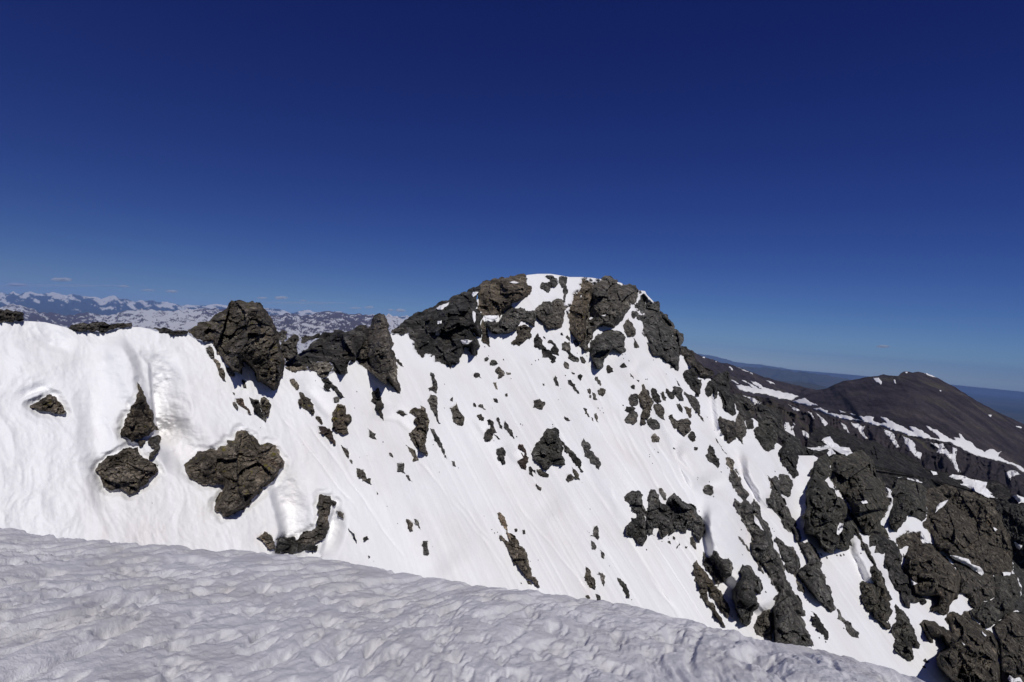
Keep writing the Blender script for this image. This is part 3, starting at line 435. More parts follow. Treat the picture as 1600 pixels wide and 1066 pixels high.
def mesh_object(name, V, faces, mat, smooth=False, origin=None):
    V = np.asarray(V, float)
    o0 = np.zeros(3) if origin is None else np.asarray(origin, float)
    me = bpy.data.meshes.new(name)
    me.from_pydata((V - o0).tolist(), [], faces if isinstance(faces, list) else faces.tolist())
    me.materials.append(mat)
    if smooth:
        me.polygons.foreach_set('use_smooth', np.ones(len(me.polygons), bool))
    me.validate()
    me.update()
    o = bpy.data.objects.new(name, me)
    o.location = o0
    COL.objects.link(o)
    return o

def gridfaces(nr, nc):
    i = np.arange(nr * nc).reshape(nr, nc)
    return np.stack([i[:-1, :-1].ravel(), i[:-1, 1:].ravel(), i[1:, 1:].ravel(), i[1:, :-1].ravel()], -1)

def tag(o, label=None, cat=None, group=None, kind=None):
    if label: o['label'] = label
    if cat: o['category'] = cat
    if group: o['group'] = group
    if kind: o['kind'] = kind
    return o

# ------------------------------------------------------------------ materials
class NT:
    def __init__(s, name):
        s.m = bpy.data.materials.new(name); s.m.use_nodes = True
        s.t = s.m.node_tree; s.t.nodes.clear()
        s.out = s.n('ShaderNodeOutputMaterial')
    def n(s, typ, **kw):
        nd = s.t.nodes.new(typ)
        for k, v in kw.items():
            if hasattr(nd, k): setattr(nd, k, v)
            else: s.put(nd.inputs[k], v)
        return nd
    def put(s, sock, v):
        if isinstance(v, bpy.types.NodeSocket): s.t.links.new(v, sock)
        elif v is not None: sock.default_value = v
    def noise(s, vec, scale, detail=4, rough=.55, dist=0.0):
        nd = s.n('ShaderNodeTexNoise'); s.put(nd.inputs['Vector'], vec)
        nd.inputs['Scale'].default_value = scale; nd.inputs['Detail'].default_value = detail
        nd.inputs['Roughness'].default_value = rough; nd.inputs['Distortion'].default_value = dist
        return nd.outputs['Fac']
    def vor(s, vec, scale, feature='DISTANCE_TO_EDGE'):
        nd = s.n('ShaderNodeTexVoronoi', feature=feature); s.put(nd.inputs['Vector'], vec)
        nd.inputs['Scale'].default_value = scale
        return nd.outputs['Distance']
    def ramp(s, fac, stops):
        nd = s.n('ShaderNodeValToRGB'); s.put(nd.inputs['Fac'], fac)
        el = nd.color_ramp.elements
        while len(el) < len(stops): el.new(.5)
        for e, (p, c) in zip(el, stops):
            e.position = p; e.color = (c, c, c, 1) if isinstance(c, (int, float)) else (*c, 1)
        return nd.outputs['Color']
    def mix(s, fac, a, b, mode='MIX'):
        nd = s.n('ShaderNodeMix', data_type='RGBA', blend_type=mode)
        s.put(nd.inputs[0], fac)
        for q, v in ((6, a), (7, b)):
            s.put(nd.inputs[q], (*v, 1) if isinstance(v, tuple) and len(v) == 3 else v)
        return nd.outputs[2]
    def math(s, op, a, b=None):
        nd = s.n('ShaderNodeMath', operation=op)
        s.put(nd.inputs[0], a); s.put(nd.inputs[1], b)
        return nd.outputs[0]
    def scale(s, vec, sc, rot=(0, 0, 0)):
        nd = s.n('ShaderNodeMapping'); s.put(nd.inputs['Vector'], vec)
        nd.inputs['Scale'].default_value = sc; nd.inputs['Rotation'].default_value = rot
        return nd.outputs['Vector']
    def bump(s, h, dist, strength=1.0, normal=None):
        nd = s.n('ShaderNodeBump'); s.put(nd.inputs['Height'], h)
        nd.inputs['Distance'].default_value = dist; nd.inputs['Strength'].default_value = strength
        if normal is not None: s.put(nd.inputs['Normal'], normal)
        return nd.outputs['Normal']
    def surf(s, col, rough=.9, spec=.2, normal=None):
        b = s.n('ShaderNodeBsdfPrincipled'); s.put(b.inputs['Base Color'], (*col, 1) if isinstance(col, tuple) else col)
        s.put(b.inputs['Roughness'], rough); b.inputs['Specular IOR Level'].default_value = spec
        if normal is not None: s.put(b.inputs['Normal'], normal)
        s.t.links.new(b.outputs[0], s.out.inputs['Surface'])
        return s.m

def rock_material(name, dark, mid, light, accent, lichen=None, fs=1.0, rime=False):
    m = NT(name)
    pos = m.n('ShaderNodeNewGeometry').outputs['Position']
    rnd = m.n('ShaderNodeObjectInfo').outputs['Random']
    big = m.noise(pos, .22 * fs, 5, .6, .6)
    col = m.ramp(big, [(.28, dark), (.47, mid), (.68, light)])
    acc = m.noise(m.scale(pos, (.5, .5, .22)), .45 * fs, 5, .6, .8)
    col = m.mix(m.ramp(acc, [(.56, 0.0), (.70, .8)]), col, accent)
    fine = m.noise(pos, 3.2 * fs, 6, .7)
    col = m.mix(1.0, col, m.ramp(fine, [(.28, .30), (.5, 1.0), (.72, 1.85)]), 'MULTIPLY')
    strata = m.noise(m.scale(pos, (.35, .35, 3.2), (.5, .3, 0)), .9 * fs, 4, .65, 1.5)
    col = m.mix(1.0, col, m.ramp(strata, [(.36, .60), (.62, 1.30)]), 'MULTIPLY')
    nv = m.n('ShaderNodeTexNoise'); nv.inputs['Scale'].default_value = 1.2 * fs; nv.inputs['Detail'].default_value = 3
    m.put(nv.inputs['Vector'], pos)
    va = m.n('ShaderNodeVectorMath', operation='MULTIPLY_ADD'); m.put(va.inputs[0], nv.outputs['Color']); va.inputs[1].default_value = (1.1, 1.1, 1.1); m.put(va.inputs[2], pos)
    wp = va.outputs[0]
    fac_h = None
    for sc, lo, hi in ((.34, .66, 1.38), (.95, .66, 1.40), (2.6, .74, 1.28)):
        mv = m.scale(wp, (1, 1, 1.5), (.35, .25, .2))
        vc = m.n('ShaderNodeTexVoronoi', feature='F1'); m.put(vc.inputs['Vector'], mv); vc.inputs['Scale'].default_value = sc * fs
        sp = m.n('ShaderNodeSeparateColor'); m.put(sp.inputs[0], vc.outputs['Color'])
        col = m.mix(1.0, col, m.ramp(sp.outputs[0], [(.05, lo), (.6, 1.0), (.95, hi)]), 'MULTIPLY')
        dv = m.n('ShaderNodeVectorMath', operation='SUBTRACT'); m.put(dv.inputs[0], mv); m.put(dv.inputs[1], vc.outputs['Position'])
        rv = m.n('ShaderNodeVectorMath', operation='SUBTRACT'); m.put(rv.inputs[0], vc.outputs['Color']); rv.inputs[1].default_value = (.5, .5, .5)
        dt = m.n('ShaderNodeVectorMath', operation='DOT_PRODUCT'); m.put(dt.inputs[0], dv.outputs[0]); m.put(dt.inputs[1], rv.outputs[0])
        fac_h = dt.outputs['Value'] if fac_h is None else m.math('ADD', fac_h, dt.outputs['Value'])
    crack = m.vor(m.scale(wp, (1, 1, .7), (.2, .3, 0)), .6 * fs)
    col = m.mix(m.ramp(crack, [(.0, .55), (.022, 0.0)]), col, tuple(c * .3 for c in dark))
    if lichen:
        nz = m.n('ShaderNodeSeparateXYZ'); m.put(nz.inputs[0], m.n('ShaderNodeNewGeometry').outputs['Normal'])
        ln = m.noise(pos, .8 * fs, 5, .65)
        f = m.math('MULTIPLY', m.ramp(ln, [(.60, 0.0), (.68, .85)]), m.ramp(nz.outputs['Z'], [(.1, 0.1), (.6, 1.0)]))
        col = m.mix(f, col, lichen)
    nrm = m.n('ShaderNodeSeparateXYZ'); m.put(nrm.inputs[0], m.n('ShaderNodeNewGeometry').outputs['True Normal'])
    snow_f = None
    if rime:
        snow_f = m.math('MULTIPLY', m.ramp(nrm.outputs['Z'], [(.80, 0.0), (.90, 1.0)]), m.ramp(m.noise(pos, .38, 3, .55), [(.635, 0.0), (.66, 1.0)]))
    tint = m.ramp(rnd, [(0.0, (.84, .86, .88)), (.5, (1, 1, 1)), (1.0, (1.14, 1.08, 1.0))])
    col = m.mix(1.0, col, tint, 'MULTIPLY')
    if snow_f is not None: col = m.mix(snow_f, col, (.80, .80, .82))
    n = m.bump(fac_h, 1.0, .75)
    n = m.bump(m.noise(pos, 3.0 * fs, 7, .70), .07 / fs, 1.0, n)
    n = m.bump(m.ramp(crack, [(.0, 0.0), (.03, 1.0)]), .06 / fs, .7, n)
    return m.surf(col, .92, .15, n)

MAT = {}
def build_materials():
    R = rock_material
    MAT['brown'] = R('brown_rock', (0.039, 0.034, 0.028), (0.115, 0.099, 0.081), (0.217, 0.190, 0.155), (0.171, 0.132, 0.097), (0.152, 0.132, 0.018))
    MAT['tan'] = R('tan_rock', (0.047, 0.042, 0.036), (0.139, 0.123, 0.104), (0.268, 0.237, 0.193), (0.253, 0.195, 0.144))
    MAT['umber'] = R('umber_rock', (0.022, 0.021, 0.019), (0.068, 0.063, 0.054), (0.154, 0.142, 0.120), (0.154, 0.122, 0.090), None,   .8)
    MAT['pale'] = R('pale_rock', (0.112, 0.100, 0.082), (0.184, 0.164, 0.134), (0.264, 0.240, 0.204), (0.200, 0.164, 0.120))
    MAT['grey'] = R('grey_rock', (0.036, 0.034, 0.033), (0.106, 0.101, 0.092), (0.198, 0.190, 0.174), (0.170, 0.146, 0.120))
    MAT['dark'] = R('dark_rock', (0.018, 0.017, 0.016), (0.057, 0.054, 0.050), (0.141, 0.134, 0.122), (0.110, 0.095, 0.077))  # dark stone; low albedo also carries shade of the summit slope and jagged ridge
    MAT['olive'] = R('olive_rock', (0.026, 0.025, 0.022), (0.073, 0.070, 0.061), (0.155, 0.148, 0.126), (0.138, 0.118, 0.090), (0.088, 0.084, 0.044), 1.0)
    MAT['rust'] = R('rusty_rock', (0.056, 0.042, 0.036), (0.112, 0.083, 0.071), (0.160, 0.124, 0.104), (0.132, 0.108, 0.088))
    MAT['scree'] = R('black_scree', (0.018, 0.017, 0.017), (0.032, 0.030, 0.028), (0.068, 0.063, 0.058), (0.056, 0.048, 0.042), None, .6)
    m = NT('far_snow')
    pos = m.n('ShaderNodeNewGeometry').outputs['Position']
    MAT['far_snow'] = m.surf(m.mix(m.noise(pos, .02, 4, .6), (.70, .69, .70), (.84, .84, .86)), .7, .1)

    # old firn snow: dust, pinkish algae, fall-line streaks
    m = NT('old_snow')
    pos = m.n('ShaderNodeNewGeometry').outputs['Position']
    fl = m.scale(pos, (1, 1, 1), (0, 0, math.radians(-39.3)))       # x along the contour, y down the slope (plan)
    st = m.noise(m.scale(fl, (.5, .035, .035)), 1.2, 5, .6, .3)
    dirt = m.noise(pos, .05, 5, .6)
    dd = m.math('MULTIPLY', m.ramp(dirt, [(.42, 0.0), (.70, .8)]), m.ramp(st, [(.36, .35), (.70, 1.0)]))
    col = m.mix(dd, (.86, .865, .885), (.74, .70, .68))
    spk = m.noise(pos, 1.1, 3, .6)
    col = m.mix(m.math('MULTIPLY', m.ramp(spk, [(.66, 0.0), (.78, .35)]), m.ramp(dirt, [(.5, 0.0), (.6, 1.0)])), col, (.50, .43, .38))
    n = m.bump(m.noise(pos, .7, 5, .6), .12, .7)
    n = m.bump(m.noise(m.scale(fl, (1.6, .09, .09)), 1.6, 4, .55), .05, .5, n)
    n = m.bump(m.noise(pos, 4.0, 3, .6), .03, .6, n)
    MAT['snow'] = m.surf(col, .6, .15, n)

    m = NT('granular_snow')
    pos = m.n('ShaderNodeNewGeometry').outputs['Position']
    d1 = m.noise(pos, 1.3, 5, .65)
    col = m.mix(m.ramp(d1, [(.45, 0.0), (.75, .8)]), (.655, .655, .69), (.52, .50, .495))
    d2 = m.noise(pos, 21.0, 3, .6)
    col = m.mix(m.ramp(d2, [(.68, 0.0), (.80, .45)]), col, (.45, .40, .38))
    n = m.bump(m.noise(pos, 11.0, 6, .70), .020, .9)
    n = m.bump(m.noise(pos, 90.0, 2, .6), .004, .8, n)
    glint = m.ramp(m.noise(pos, 140.0, 1, .5), [(.70, .65), (.76, .12)])
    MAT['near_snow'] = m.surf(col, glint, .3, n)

    m = NT('ridge_scree')
    pos = m.n('ShaderNodeNewGeometry').outputs['Position']
    a = m.noise(pos, .006, 6, .62, .5)
    col = m.ramp(a, [(.3, (.023, .019, .0215)), (.5, (.040, .0335, .038)), (.72, (.064, .053, .053))])
    g = m.noise(pos, .003, 4, .6)
    col = m.mix(m.ramp(g, [(.56, 0.0), (.7, .6)]), col, (.075, .070, .040))
    f = m.noise(pos, .09, 6, .75)
    stk = m.noise(m.scale(pos, (.020, .003, .004), (0, 0, .5)), 1.0, 5, .65, .4)
    col = m.mix(1.0, col, m.ramp(stk, [(.35, .72), (.62, 1.28)]), 'MULTIPLY')
    col = m.mix(1.0, col, m.ramp(f, [(.3, .45), (.5, 1.0), (.72, 1.8)]), 'MULTIPLY')
    n = m.bump(m.noise(pos, .03, 8, .72), 9.0, .8)
    MAT['ridge'] = m.surf(col, .95, .1, n)

    def range_mat(name, rock, rock2, scale, sn=(.80, .80, .82)):
        m = NT(name)
        pos = m.n('ShaderNodeNewGeometry').outputs['Position']
        at = m.n('ShaderNodeAttribute'); at.attribute_name = 'snow_cover'
        col = m.mix(m.noise(pos, scale * .4, 4, .6), rock, rock2)
        col = m.mix(at.outputs['Fac'], col, sn)
        return m.surf(col, .9, .1, m.bump(m.noise(pos, scale * 2.5, 6, .7), .25 / scale, .7))
    MAT['range_far'] = range_mat('snowy_far_range', (.060, .055, .058), (.030, .042, .034), .00075, (.70, .68, .64))
    MAT['range_mid'] = range_mat('snowy_plateau', (.110, .082, .088), (.070, .056, .066), .0020, (.64, .64, .66))
    MAT['range_blue'] = range_mat('forested_hills', (.022, .032, .026), (.095, .092, .070), .0011)

    m = NT('valley_floor')
    pos = m.n('ShaderNodeNewGeometry').outputs['Position']
    MAT['valley'] = m.surf(m.ramp(m.noise(pos, .0003, 5, .6), [(.35, (.022, .034, .022)), (.65, (.07, .07, .045))]), .95, .1)

    m = NT('cloud_vapour')
    di = m.n('ShaderNodeBsdfDiffuse'); di.inputs['Color'].default_value = (.85, .85, .85, 1)
    tl = m.n('ShaderNodeBsdfTranslucent'); tl.inputs['Color'].default_value = (.85, .85, .85, 1)
    tr = m.n('ShaderNodeBsdfTransparent')
    a1 = m.n('ShaderNodeMixShader'); a1.inputs[0].default_value = .4
    m.t.links.new(di.outputs[0], a1.inputs[1]); m.t.links.new(tl.outputs[0], a1.inputs[2])
    a2 = m.n('ShaderNodeMixShader'); a2.inputs[0].default_value = .79
    m.t.links.new(a1.outputs[0], a2.inputs[1]); m.t.links.new(tr.outputs[0], a2.inputs[2])
    m.t.links.new(a2.outputs[0], m.out.inputs['Surface'])
    MAT['cloud'] = m.m
    MAT['thin_cloud'] = m.m.copy(); MAT['thin_cloud'].name = 'thin_cloud_vapour'
    for nd in MAT['thin_cloud'].node_tree.nodes:
        if nd.type == 'MIX_SHADER' and nd.inputs[0].default_value > .5: nd.inputs[0].default_value = .945
    m = NT('air_haze')
    v = m.n('ShaderNodeVolumePrincipled'); v.inputs['Color'].default_value = (.27, .47, 1.0, 1)
    v.inputs['Density'].default_value = HAZE_D
    v.inputs['Anisotropy'].default_value = -.33
    m.t.links.new(v.outputs[0], m.out.inputs['Volume'])
    MAT['haze'] = m.m

# ------------------------------------------------------------------ the face: a real slope falling right and towards the viewer
NF = np.array([.55, -.45, .70]); NF = NF / np.linalg.norm(NF)
E1 = np.array([-NF[1], NF[0], 0]); E1 = np.array([.633, .774, 0.0])
E2 = np.cross(E1, NF); E2 = -E2 if E2[2] > 0 else E2
CF = 75.0
FEAT = [  # polyline, reach left px, reach right px, height (m, + bulges out of the slope, - hollow)
    ([(222, 552), (236, 566), (240, 600), (244, 640), (250, 690)], 6, 56, -4.6),
    ([(250, 650), (264, 685), (290, 722)], 34, 60, -2.8),
    ([(180, 530), (200, 560), (214, 600), (228, 640)], 50, 18, 1.9),
    ([(142, 535), (140, 590), (148, 640), (150, 700), (165, 790)], 34, 34, -1.0),
    ([(60, 528), (85, 537), (108, 543)], 12, 26, -.8),
    ([(20, 560), (60, 570), (110, 566)], 40, 30, .6),
    ([(28, 625), (50, 614), (74, 606)], 5, 16, -.8),
    ([(420, 730), (438, 768), (447, 800), (449, 830), (440, 880)], 18, 58, -4.2),
    ([(524, 795), (518, 830), (506, 862)], 8, 26, -2.6),
    ([(1112, 770), (1116, 830), (1121, 862), (1142, 890), (1170, 925), (1200, 955)], 20, 70, 3.8),
    ([(1120, 606), (1124, 650), (1127, 675)], 12, 40, 3.0),
    ([(1066, 690), (1078, 722), (1092, 755)], 22, 60, 3.4),
    ([(1162, 700), (1176, 740), (1196, 785)], 16, 60, 3.6),
    ([(1334, 825), (1346, 868), (1366, 912)], 18, 50, 3.8),
    ([(966, 562), (990, 590), (1020, 584)], 34, 26, -1.6),
    ([(1012, 572), (1018, 610), (1034, 660), (1062, 715), (1104, 770)], 10, 40, -1.8),
    ([(858, 505), (872, 470)], 16, 16, -1.2),
    ([(630, 636), (665, 660)], 26, 26, .7),
    ([(872, 527), (886, 537)], 8, 14, -.9),
    ([(742, 658), (760, 680)], 8, 20, -1.2),
    ([(793, 698), (814, 720)], 10, 18, -1.4),
    ([(465, 596), (500, 630), (518, 648)], 12, 26, -1.2),
    ([(585, 650), (622, 655), (642, 670)], 8, 26, -1.0),
    ([(1262, 700), (1244, 760), (1252, 830)], 30, 26, -2.0),
    ([(955, 542), (978, 562)], 18, 18, 1.2),
    ([(735, 640), (790, 700), (860, 800)], 40, 70, .9),
    ([(560, 700), (640, 800), (700, 880)], 60, 90, .8),
    ([(860, 560), (920, 680), (950, 760), (1000, 840)], 20, 60, -.8),
]
GROOVE = [  # thin runnels: polyline, half width px, depth m
    ([(966, 612), (967, 630), (970, 653), (982, 680), (1000, 714), (1016, 742), (1044, 790)], 3.4, .42),
    ([(915, 745), (943, 787), (967, 823), (997, 864), (1027, 917), (1064, 965), (1085, 990)], 4.2, .40),
    ([(950, 750), (958, 782), (973, 803), (987, 820), (1010, 850)], 4.5, .45),
    ([(1008, 535), (1022, 562), (1042, 603), (1070, 650)], 2.6, .30),
    ([(850, 638), (867, 662), (890, 700), (918, 748)], 2.4, .25),
    ([(808, 560), (837, 613), (850, 636)], 2.4, .25),
    ([(945, 600), (958, 650), (985, 705), (1010, 745)], 2.4, .30),
    ([(925, 590), (950, 660), (980, 720)], 2.2, .25),
    ([(980, 585), (990, 640), (1010, 690), (1040, 745), (1075, 800)], 2.4, .28),
    ([(1000, 640), (1030, 700), (1060, 750), (1090, 810), (1100, 850)], 2.6, .32),
    ([(1040, 690), (1062, 730), (1090, 790), (1108, 850)], 2.4, .30),
    ([(880, 640), (920, 720), (960, 790), (1000, 850)], 2.2, .22),
    ([(640, 700), (700, 775), (760, 850), (800, 905)], 2.4, .16),
    ([(690, 740), (722, 790), (770, 850)], 2.2, .14),
    ([(800, 780), (860, 850), (900, 900), (930, 940)], 2.4, .20),
    ([(1270, 860), (1300, 900), (1330, 950), (1370, 1010)], 2.4, .30),
    ([(1300, 880), (1330, 930), (1370, 985), (1400, 1030)], 2.2, .26),
    ([(1290, 800), (1320, 850), (1345, 890)], 2.2, .26),
    ([(1180, 650), (1200, 700), (1225, 740)], 2.4, .26),
    ([(1130, 690), (1165, 750), (1200, 810), (1230, 850)], 2.6, .34),
    ([(1150, 740), (1185, 800), (1215, 850), (1235, 885)], 2.2, .30),
    ([(470, 650), (540, 740), (600, 830), (640, 880)], 2.4, .14),
    ([(430, 640), (490, 710), (560, 800)], 2.4, .14),
    ([(1060, 830), (1090, 880), (1130, 930), (1170, 980)], 2.6, .34),
    ([(1425, 960), (1440, 1000), (1462, 1040)], 2.2, .28),
]
MOATS = []
def face_base(px, py):
    r = rays(px, py)
    w = -(r @ NF) / CF
    return 1.0 / np.maximum(w, .0022)

def face_disp(px, py, P, D):
    a = P @ E1; b = P @ E2
    mpp = D / FPX
    z0 = np.zeros_like(a)
    h = 1.1 * fbm(np.stack([a * .035, b * .02, z0], -1), 3, 5)
    h = h + .35 * fbm(np.stack([a * .16, b * .045, z0 + 7], -1), 3, 9)
    wr = sm((px - 560) / 320)
    nearl = 1 - sm((px - 380) / 300)
    sc_ = fbm(np.stack([a * .42 + .5 * vnoise(np.stack([a * .2, b * .2, z0], -1), 23), b * .22, z0 + 11], -1), 4, 25, .5, True)
    h = h + nearl * (.20 * sc_ + .06 * fbm(np.stack([a * 1.6, b * .9, z0], -1), 3, 27))
    w = a + 1.6 * vnoise(np.stack([a * .05, b * .03, z0 + 3], -1), 21)
    groove = fbm(np.stack([w * .55, b * .006, z0], -1), 3, 31, .6, True)
    gm = sm(.5 + 1.6 * fbm(np.stack([a * .03, b * .012, z0 + 5], -1), 2, 41))
    h = h - (.06 + .34 * wr) * gm * np.maximum(groove, 0) ** 2
    fine = fbm(np.stack([w * 1.7, b * .02, z0], -1), 2, 51)
    h = h + (.02 + .07 * wr) * fine
    for line, wl, wrr, hh in FEAT:
        L = np.array(line, float)
        x0, y0 = L.min(0) - 70; x1, y1 = L.max(0) + 70
        m = (px > x0) & (px < x1) & (py > y0) & (py < y1)
        if not m.any():
            continue
        d, s, al = linedist(px[m], py[m], L)
        sd = d * s + min(3.0, .22 * min(wl, wrr)) * vnoise(np.stack([px[m] * .035, py[m] * .035, 0 * d], -1), 61) + .5 * vnoise(np.stack([px[m] * .12, py[m] * .12, 0 * d], -1), 62)
        wid = np.where(sd > 0, wrr, wl)
        prof = sm(1 - np.abs(sd) / wid) * (1 + .22 * vnoise(np.stack([px[m] * .022, py[m] * .022, 0 * d + 2], -1), 63))
        ex = L[-1] - L[0]; ex = ex / np.linalg.norm(ex)
        u0 = ((px[m] - L[0, 0]) * ex[0] + (py[m] - L[0, 1]) * ex[1]); u1 = ((px[m] - L[-1, 0]) * ex[0] + (py[m] - L[-1, 1]) * ex[1])
        fl_ = max(36.0, (.55 if hh < 0 else .25) * np.linalg.norm(L[-1] - L[0]))
        end = sm((u0 + 12) / fl_) * sm((18 - u1) / 36)
        chunk = 1 + (.13 if hh < -1.5 and px[m].mean() < 560 else .06) * fbm(np.stack([px[m] * .10, py[m] * .10, 0 * d + 9], -1), 4, 68, .6)
        h[m] = h[m] + hh * prof * end * chunk * np.clip(mpp[m] / .1, .5, 2.2)
    for poly in MOATS:
        x0, y0 = poly.min(0) - 26; x1, y1 = poly.max(0) + 26
        m = (px > x0) & (px < x1) & (py > y0) & (py < y1)
        if not m.any():
            continue
        d = polydist(px[m], py[m], poly) * np.where(inpoly(px[m], py[m], poly), -1, 1)
        d = d + 5.0 * fbm(np.stack([px[m] * .07, py[m] * .07, 0 * d], -1), 3, 69)
        h[m] = h[m] - .55 * sm(1 - np.maximum(d, 0) / 12.0)
    for line, wd, dp in GROOVE:
        L = np.array(line, float)
        x0, y0 = L.min(0) - 12; x1, y1 = L.max(0) + 12
        m = (px > x0) & (px < x1) & (py > y0) & (py < y1)
        if not m.any():
            continue
        d, s, al = linedist(px[m], py[m], L)
        d = np.abs(d * s + 1.6 * vnoise(np.stack([px[m] * .04, py[m] * .04, 0 * d], -1), 65))
        h[m] = h[m] - dp * sm(1 - d / (wd * 1.25)) * sm(np.minimum(al, 1 - al) * 6) * (.7 + .6 * vnoise(np.stack([px[m] * .03, py[m] * .03, 0 * d], -1), 66)) * 1.3
    return h

def face_depth(px, py):
    px = np.asarray(px, float); py = np.asarray(py, float)
    D = face_base(px, py)
    P = rays(px, py) * D[..., None]
    return D - face_disp(px, py, P, D) * 1.25

CREST = [(-420, 497), (-60, 503), (0, 503), (25, 502), (47, 502), (70, 503.5), (87, 507.6), (107, 512.7), (127, 517), (160, 519), (177, 515), (197, 511.5), (217, 511),
         (234, 514), (244, 518), (267, 518.5), (280, 520), (290, 520), (295, 523.5), (305, 530), (322, 535), (333, 532), (345, 545), (370, 562), (435, 576), (444, 574),
         (464, 580), (482, 579), (494, 581), (503, 588), (512, 587), (520, 583), (542, 572), (548.6, 564), (555, 564), (560, 570), (580, 566), (598, 540), (611, 521),
         (636.5, 520.5), (641, 529), (660, 536), (680, 520), (700, 503), (740, 472), (770, 452), (800, 440), (822, 430), (840, 428), (860, 428), (873, 430), (890, 433),
         (908, 433), (924, 434), (938, 436), (970, 442), (990, 453), (998, 453.5), (1008, 455), (1010, 460), (1020, 470), (1035, 492), (1050, 518), (1060, 545), (1066, 554),
         (1078, 573), (1086, 583), (1094, 591), (1110, 592), (1122, 612), (1150, 632), (1185, 660), (1200, 684), (1217, 694), (1235, 708), (1243, 712), (1272, 712),
         (1292, 724), (1320, 738), (1350, 745), (1400, 768), (1450, 778), (1500, 788), (1600, 804), (2000, 960)]
EDGE = [(-420, 735), (0, 819), (100, 835), (230, 849), (380, 858), (500, 872), (600, 890), (700, 903), (800, 921), (900, 935), (1000, 950), (1100, 970), (1200, 1000), (1300, 1022), (1400, 1045), (1480, 1066), (1700, 1128), (2050, 1230)]

RD = np.full((900, 2500), -1e9)      # depth of the rocks, looked up when the snow has to pass behind them; origin (-400, 350)
ZB = np.full((900, 2500), np.nan)      # nearest surface, used to lay snow patches on
def splat(px, py, D, arrs, rad=1):
    for dx in range(-rad, rad + 1):
        for dy in range(-rad, rad + 1):
            ix = np.clip(np.round(px + dx + 400).astype(int), 0, 2499); iy = np.clip(np.round(py + dy - 350).astype(int), 0, 899)
            for A in arrs:
                o = A[iy, ix]
                A[iy, ix] = np.where(np.isnan(o), D, np.minimum(o, D))

def splat_far(px, py, D, A, rad=1):
    for dx in range(-rad, rad + 1):
        for dy in range(-rad, rad + 1):
            ix = np.clip(np.round(px + dx + 400).astype(int), 0, 2499); iy = np.clip(np.round(py + dy - 350).astype(int), 0, 899)
            o = A[iy, ix]
            np.maximum.at(A, (iy, ix), np.where(np.isnan(o), D, D))

def look(A, px, py):
    ix = np.clip(np.round(px + 400).astype(int), 0, 2499); iy = np.clip(np.round(py - 350).astype(int), 0, 899)
    return A[iy, ix]

# ------------------------------------------------------------------ rocks
def roughen(poly, rng, amp=.19, step=2.6, cap=3.2):
    pts = [tuple(p) for p in poly[:, :2]]
    out = []
    n = len(pts)
    def sub(a, b):
        d = math.hypot(b[0] - a[0], b[1] - a[1])
        if d < step:
            return []
        k = rng.uniform(-1, 1) * min(d * amp, cap)
        m = ((a[0] + b[0]) / 2 - (b[1] - a[1]) / d * k, (a[1] + b[1]) / 2 + (b[0] - a[0]) / d * k)
        return sub(a, m) + [m] + sub(m, b)
    for i in range(n):
        a, b = pts[i], pts[(i + 1) % n]
        out.append(a); out += sub(a, b)
    return np.array(out)

def triangulate(poly, st, rng):
    x0, y0 = poly.min(0); x1, y1 = poly.max(0)
    gx, gy = np.meshgrid(np.arange(x0, x1 + st, st), np.arange(y0, y1 + st, st * .87))
    gx = gx.copy(); gx[1::2] += st * .5
    gx = gx.ravel() + rng.uniform(-.22, .22, gx.size) * st
    gy = gy.ravel() + rng.uniform(-.22, .22, gy.size) * st
    m = inpoly(gx, gy, poly); gx, gy = gx[m], gy[m]
    if gx.size:
        d = polydist(gx, gy, poly); m = d > st * .55; gx, gy = gx[m], gy[m]
    n = len(poly)
    vs = [Vector((float(a), float(b))) for a, b in poly] + [Vector((float(a), float(b))) for a, b in zip(gx, gy)]
    ed = [(i, (i + 1) % n) for i in range(n)]
    r = delaunay_2d_cdt(vs, ed, [], 1, 1e-4)
    V = np.array([(v[0], v[1]) for v in r[0]])
    T = np.array([f for f in r[2]], int)
    if len(T) == 0:
        return V, T
    A = V[T]
    ar = (A[:, 1, 0] - A[:, 0, 0]) * (A[:, 2, 1] - A[:, 0, 1]) - (A[:, 2, 0] - A[:, 0, 0]) * (A[:, 1, 1] - A[:, 0, 1])
    c = A.mean(1)
    keep = (np.abs(ar) > 1e-6) & inpoly(c[:, 0], c[:, 1], poly)
    T = T[keep]; ar = ar[keep]
    T[ar > 0] = T[ar > 0][:, ::-1]            # faces look at the viewer side
    return V, T

def close_up(V2, T, D, back, shrink):
    """front sheet -> closed solid: a ring behind it and a cap"""
    P = rays(V2[:, 0], V2[:, 1]) * D[:, None]
    e = {}
    for t in T:
        for i in range(3):
            e[(t[i], t[(i + 1) % 3])] = 1
    bd = [(a, b) for (a, b) in e if (b, a) not in e]
    bv = sorted({v for q in bd for v in q})
    c = V2.mean(0)
    idx = {}; extra = []
    for v in bv:
        q = c + (V2[v] - c) * shrink
        idx[v] = len(P) + len(extra)
        extra.append(rays(q[0], q[1]) * (D[v] + back))
    ci = len(P) + len(extra)
    extra.append(rays(c[0], c[1]) * (np.mean(D) + back * 1.3))
    F = [tuple(int(q) for q in t) for t in T]
    for a, b in bd:
        F.append((int(b), int(a), idx[a], idx[b])); F.append((idx[b], idx[a], ci))
    return np.vstack([P, np.array(extra)]), F

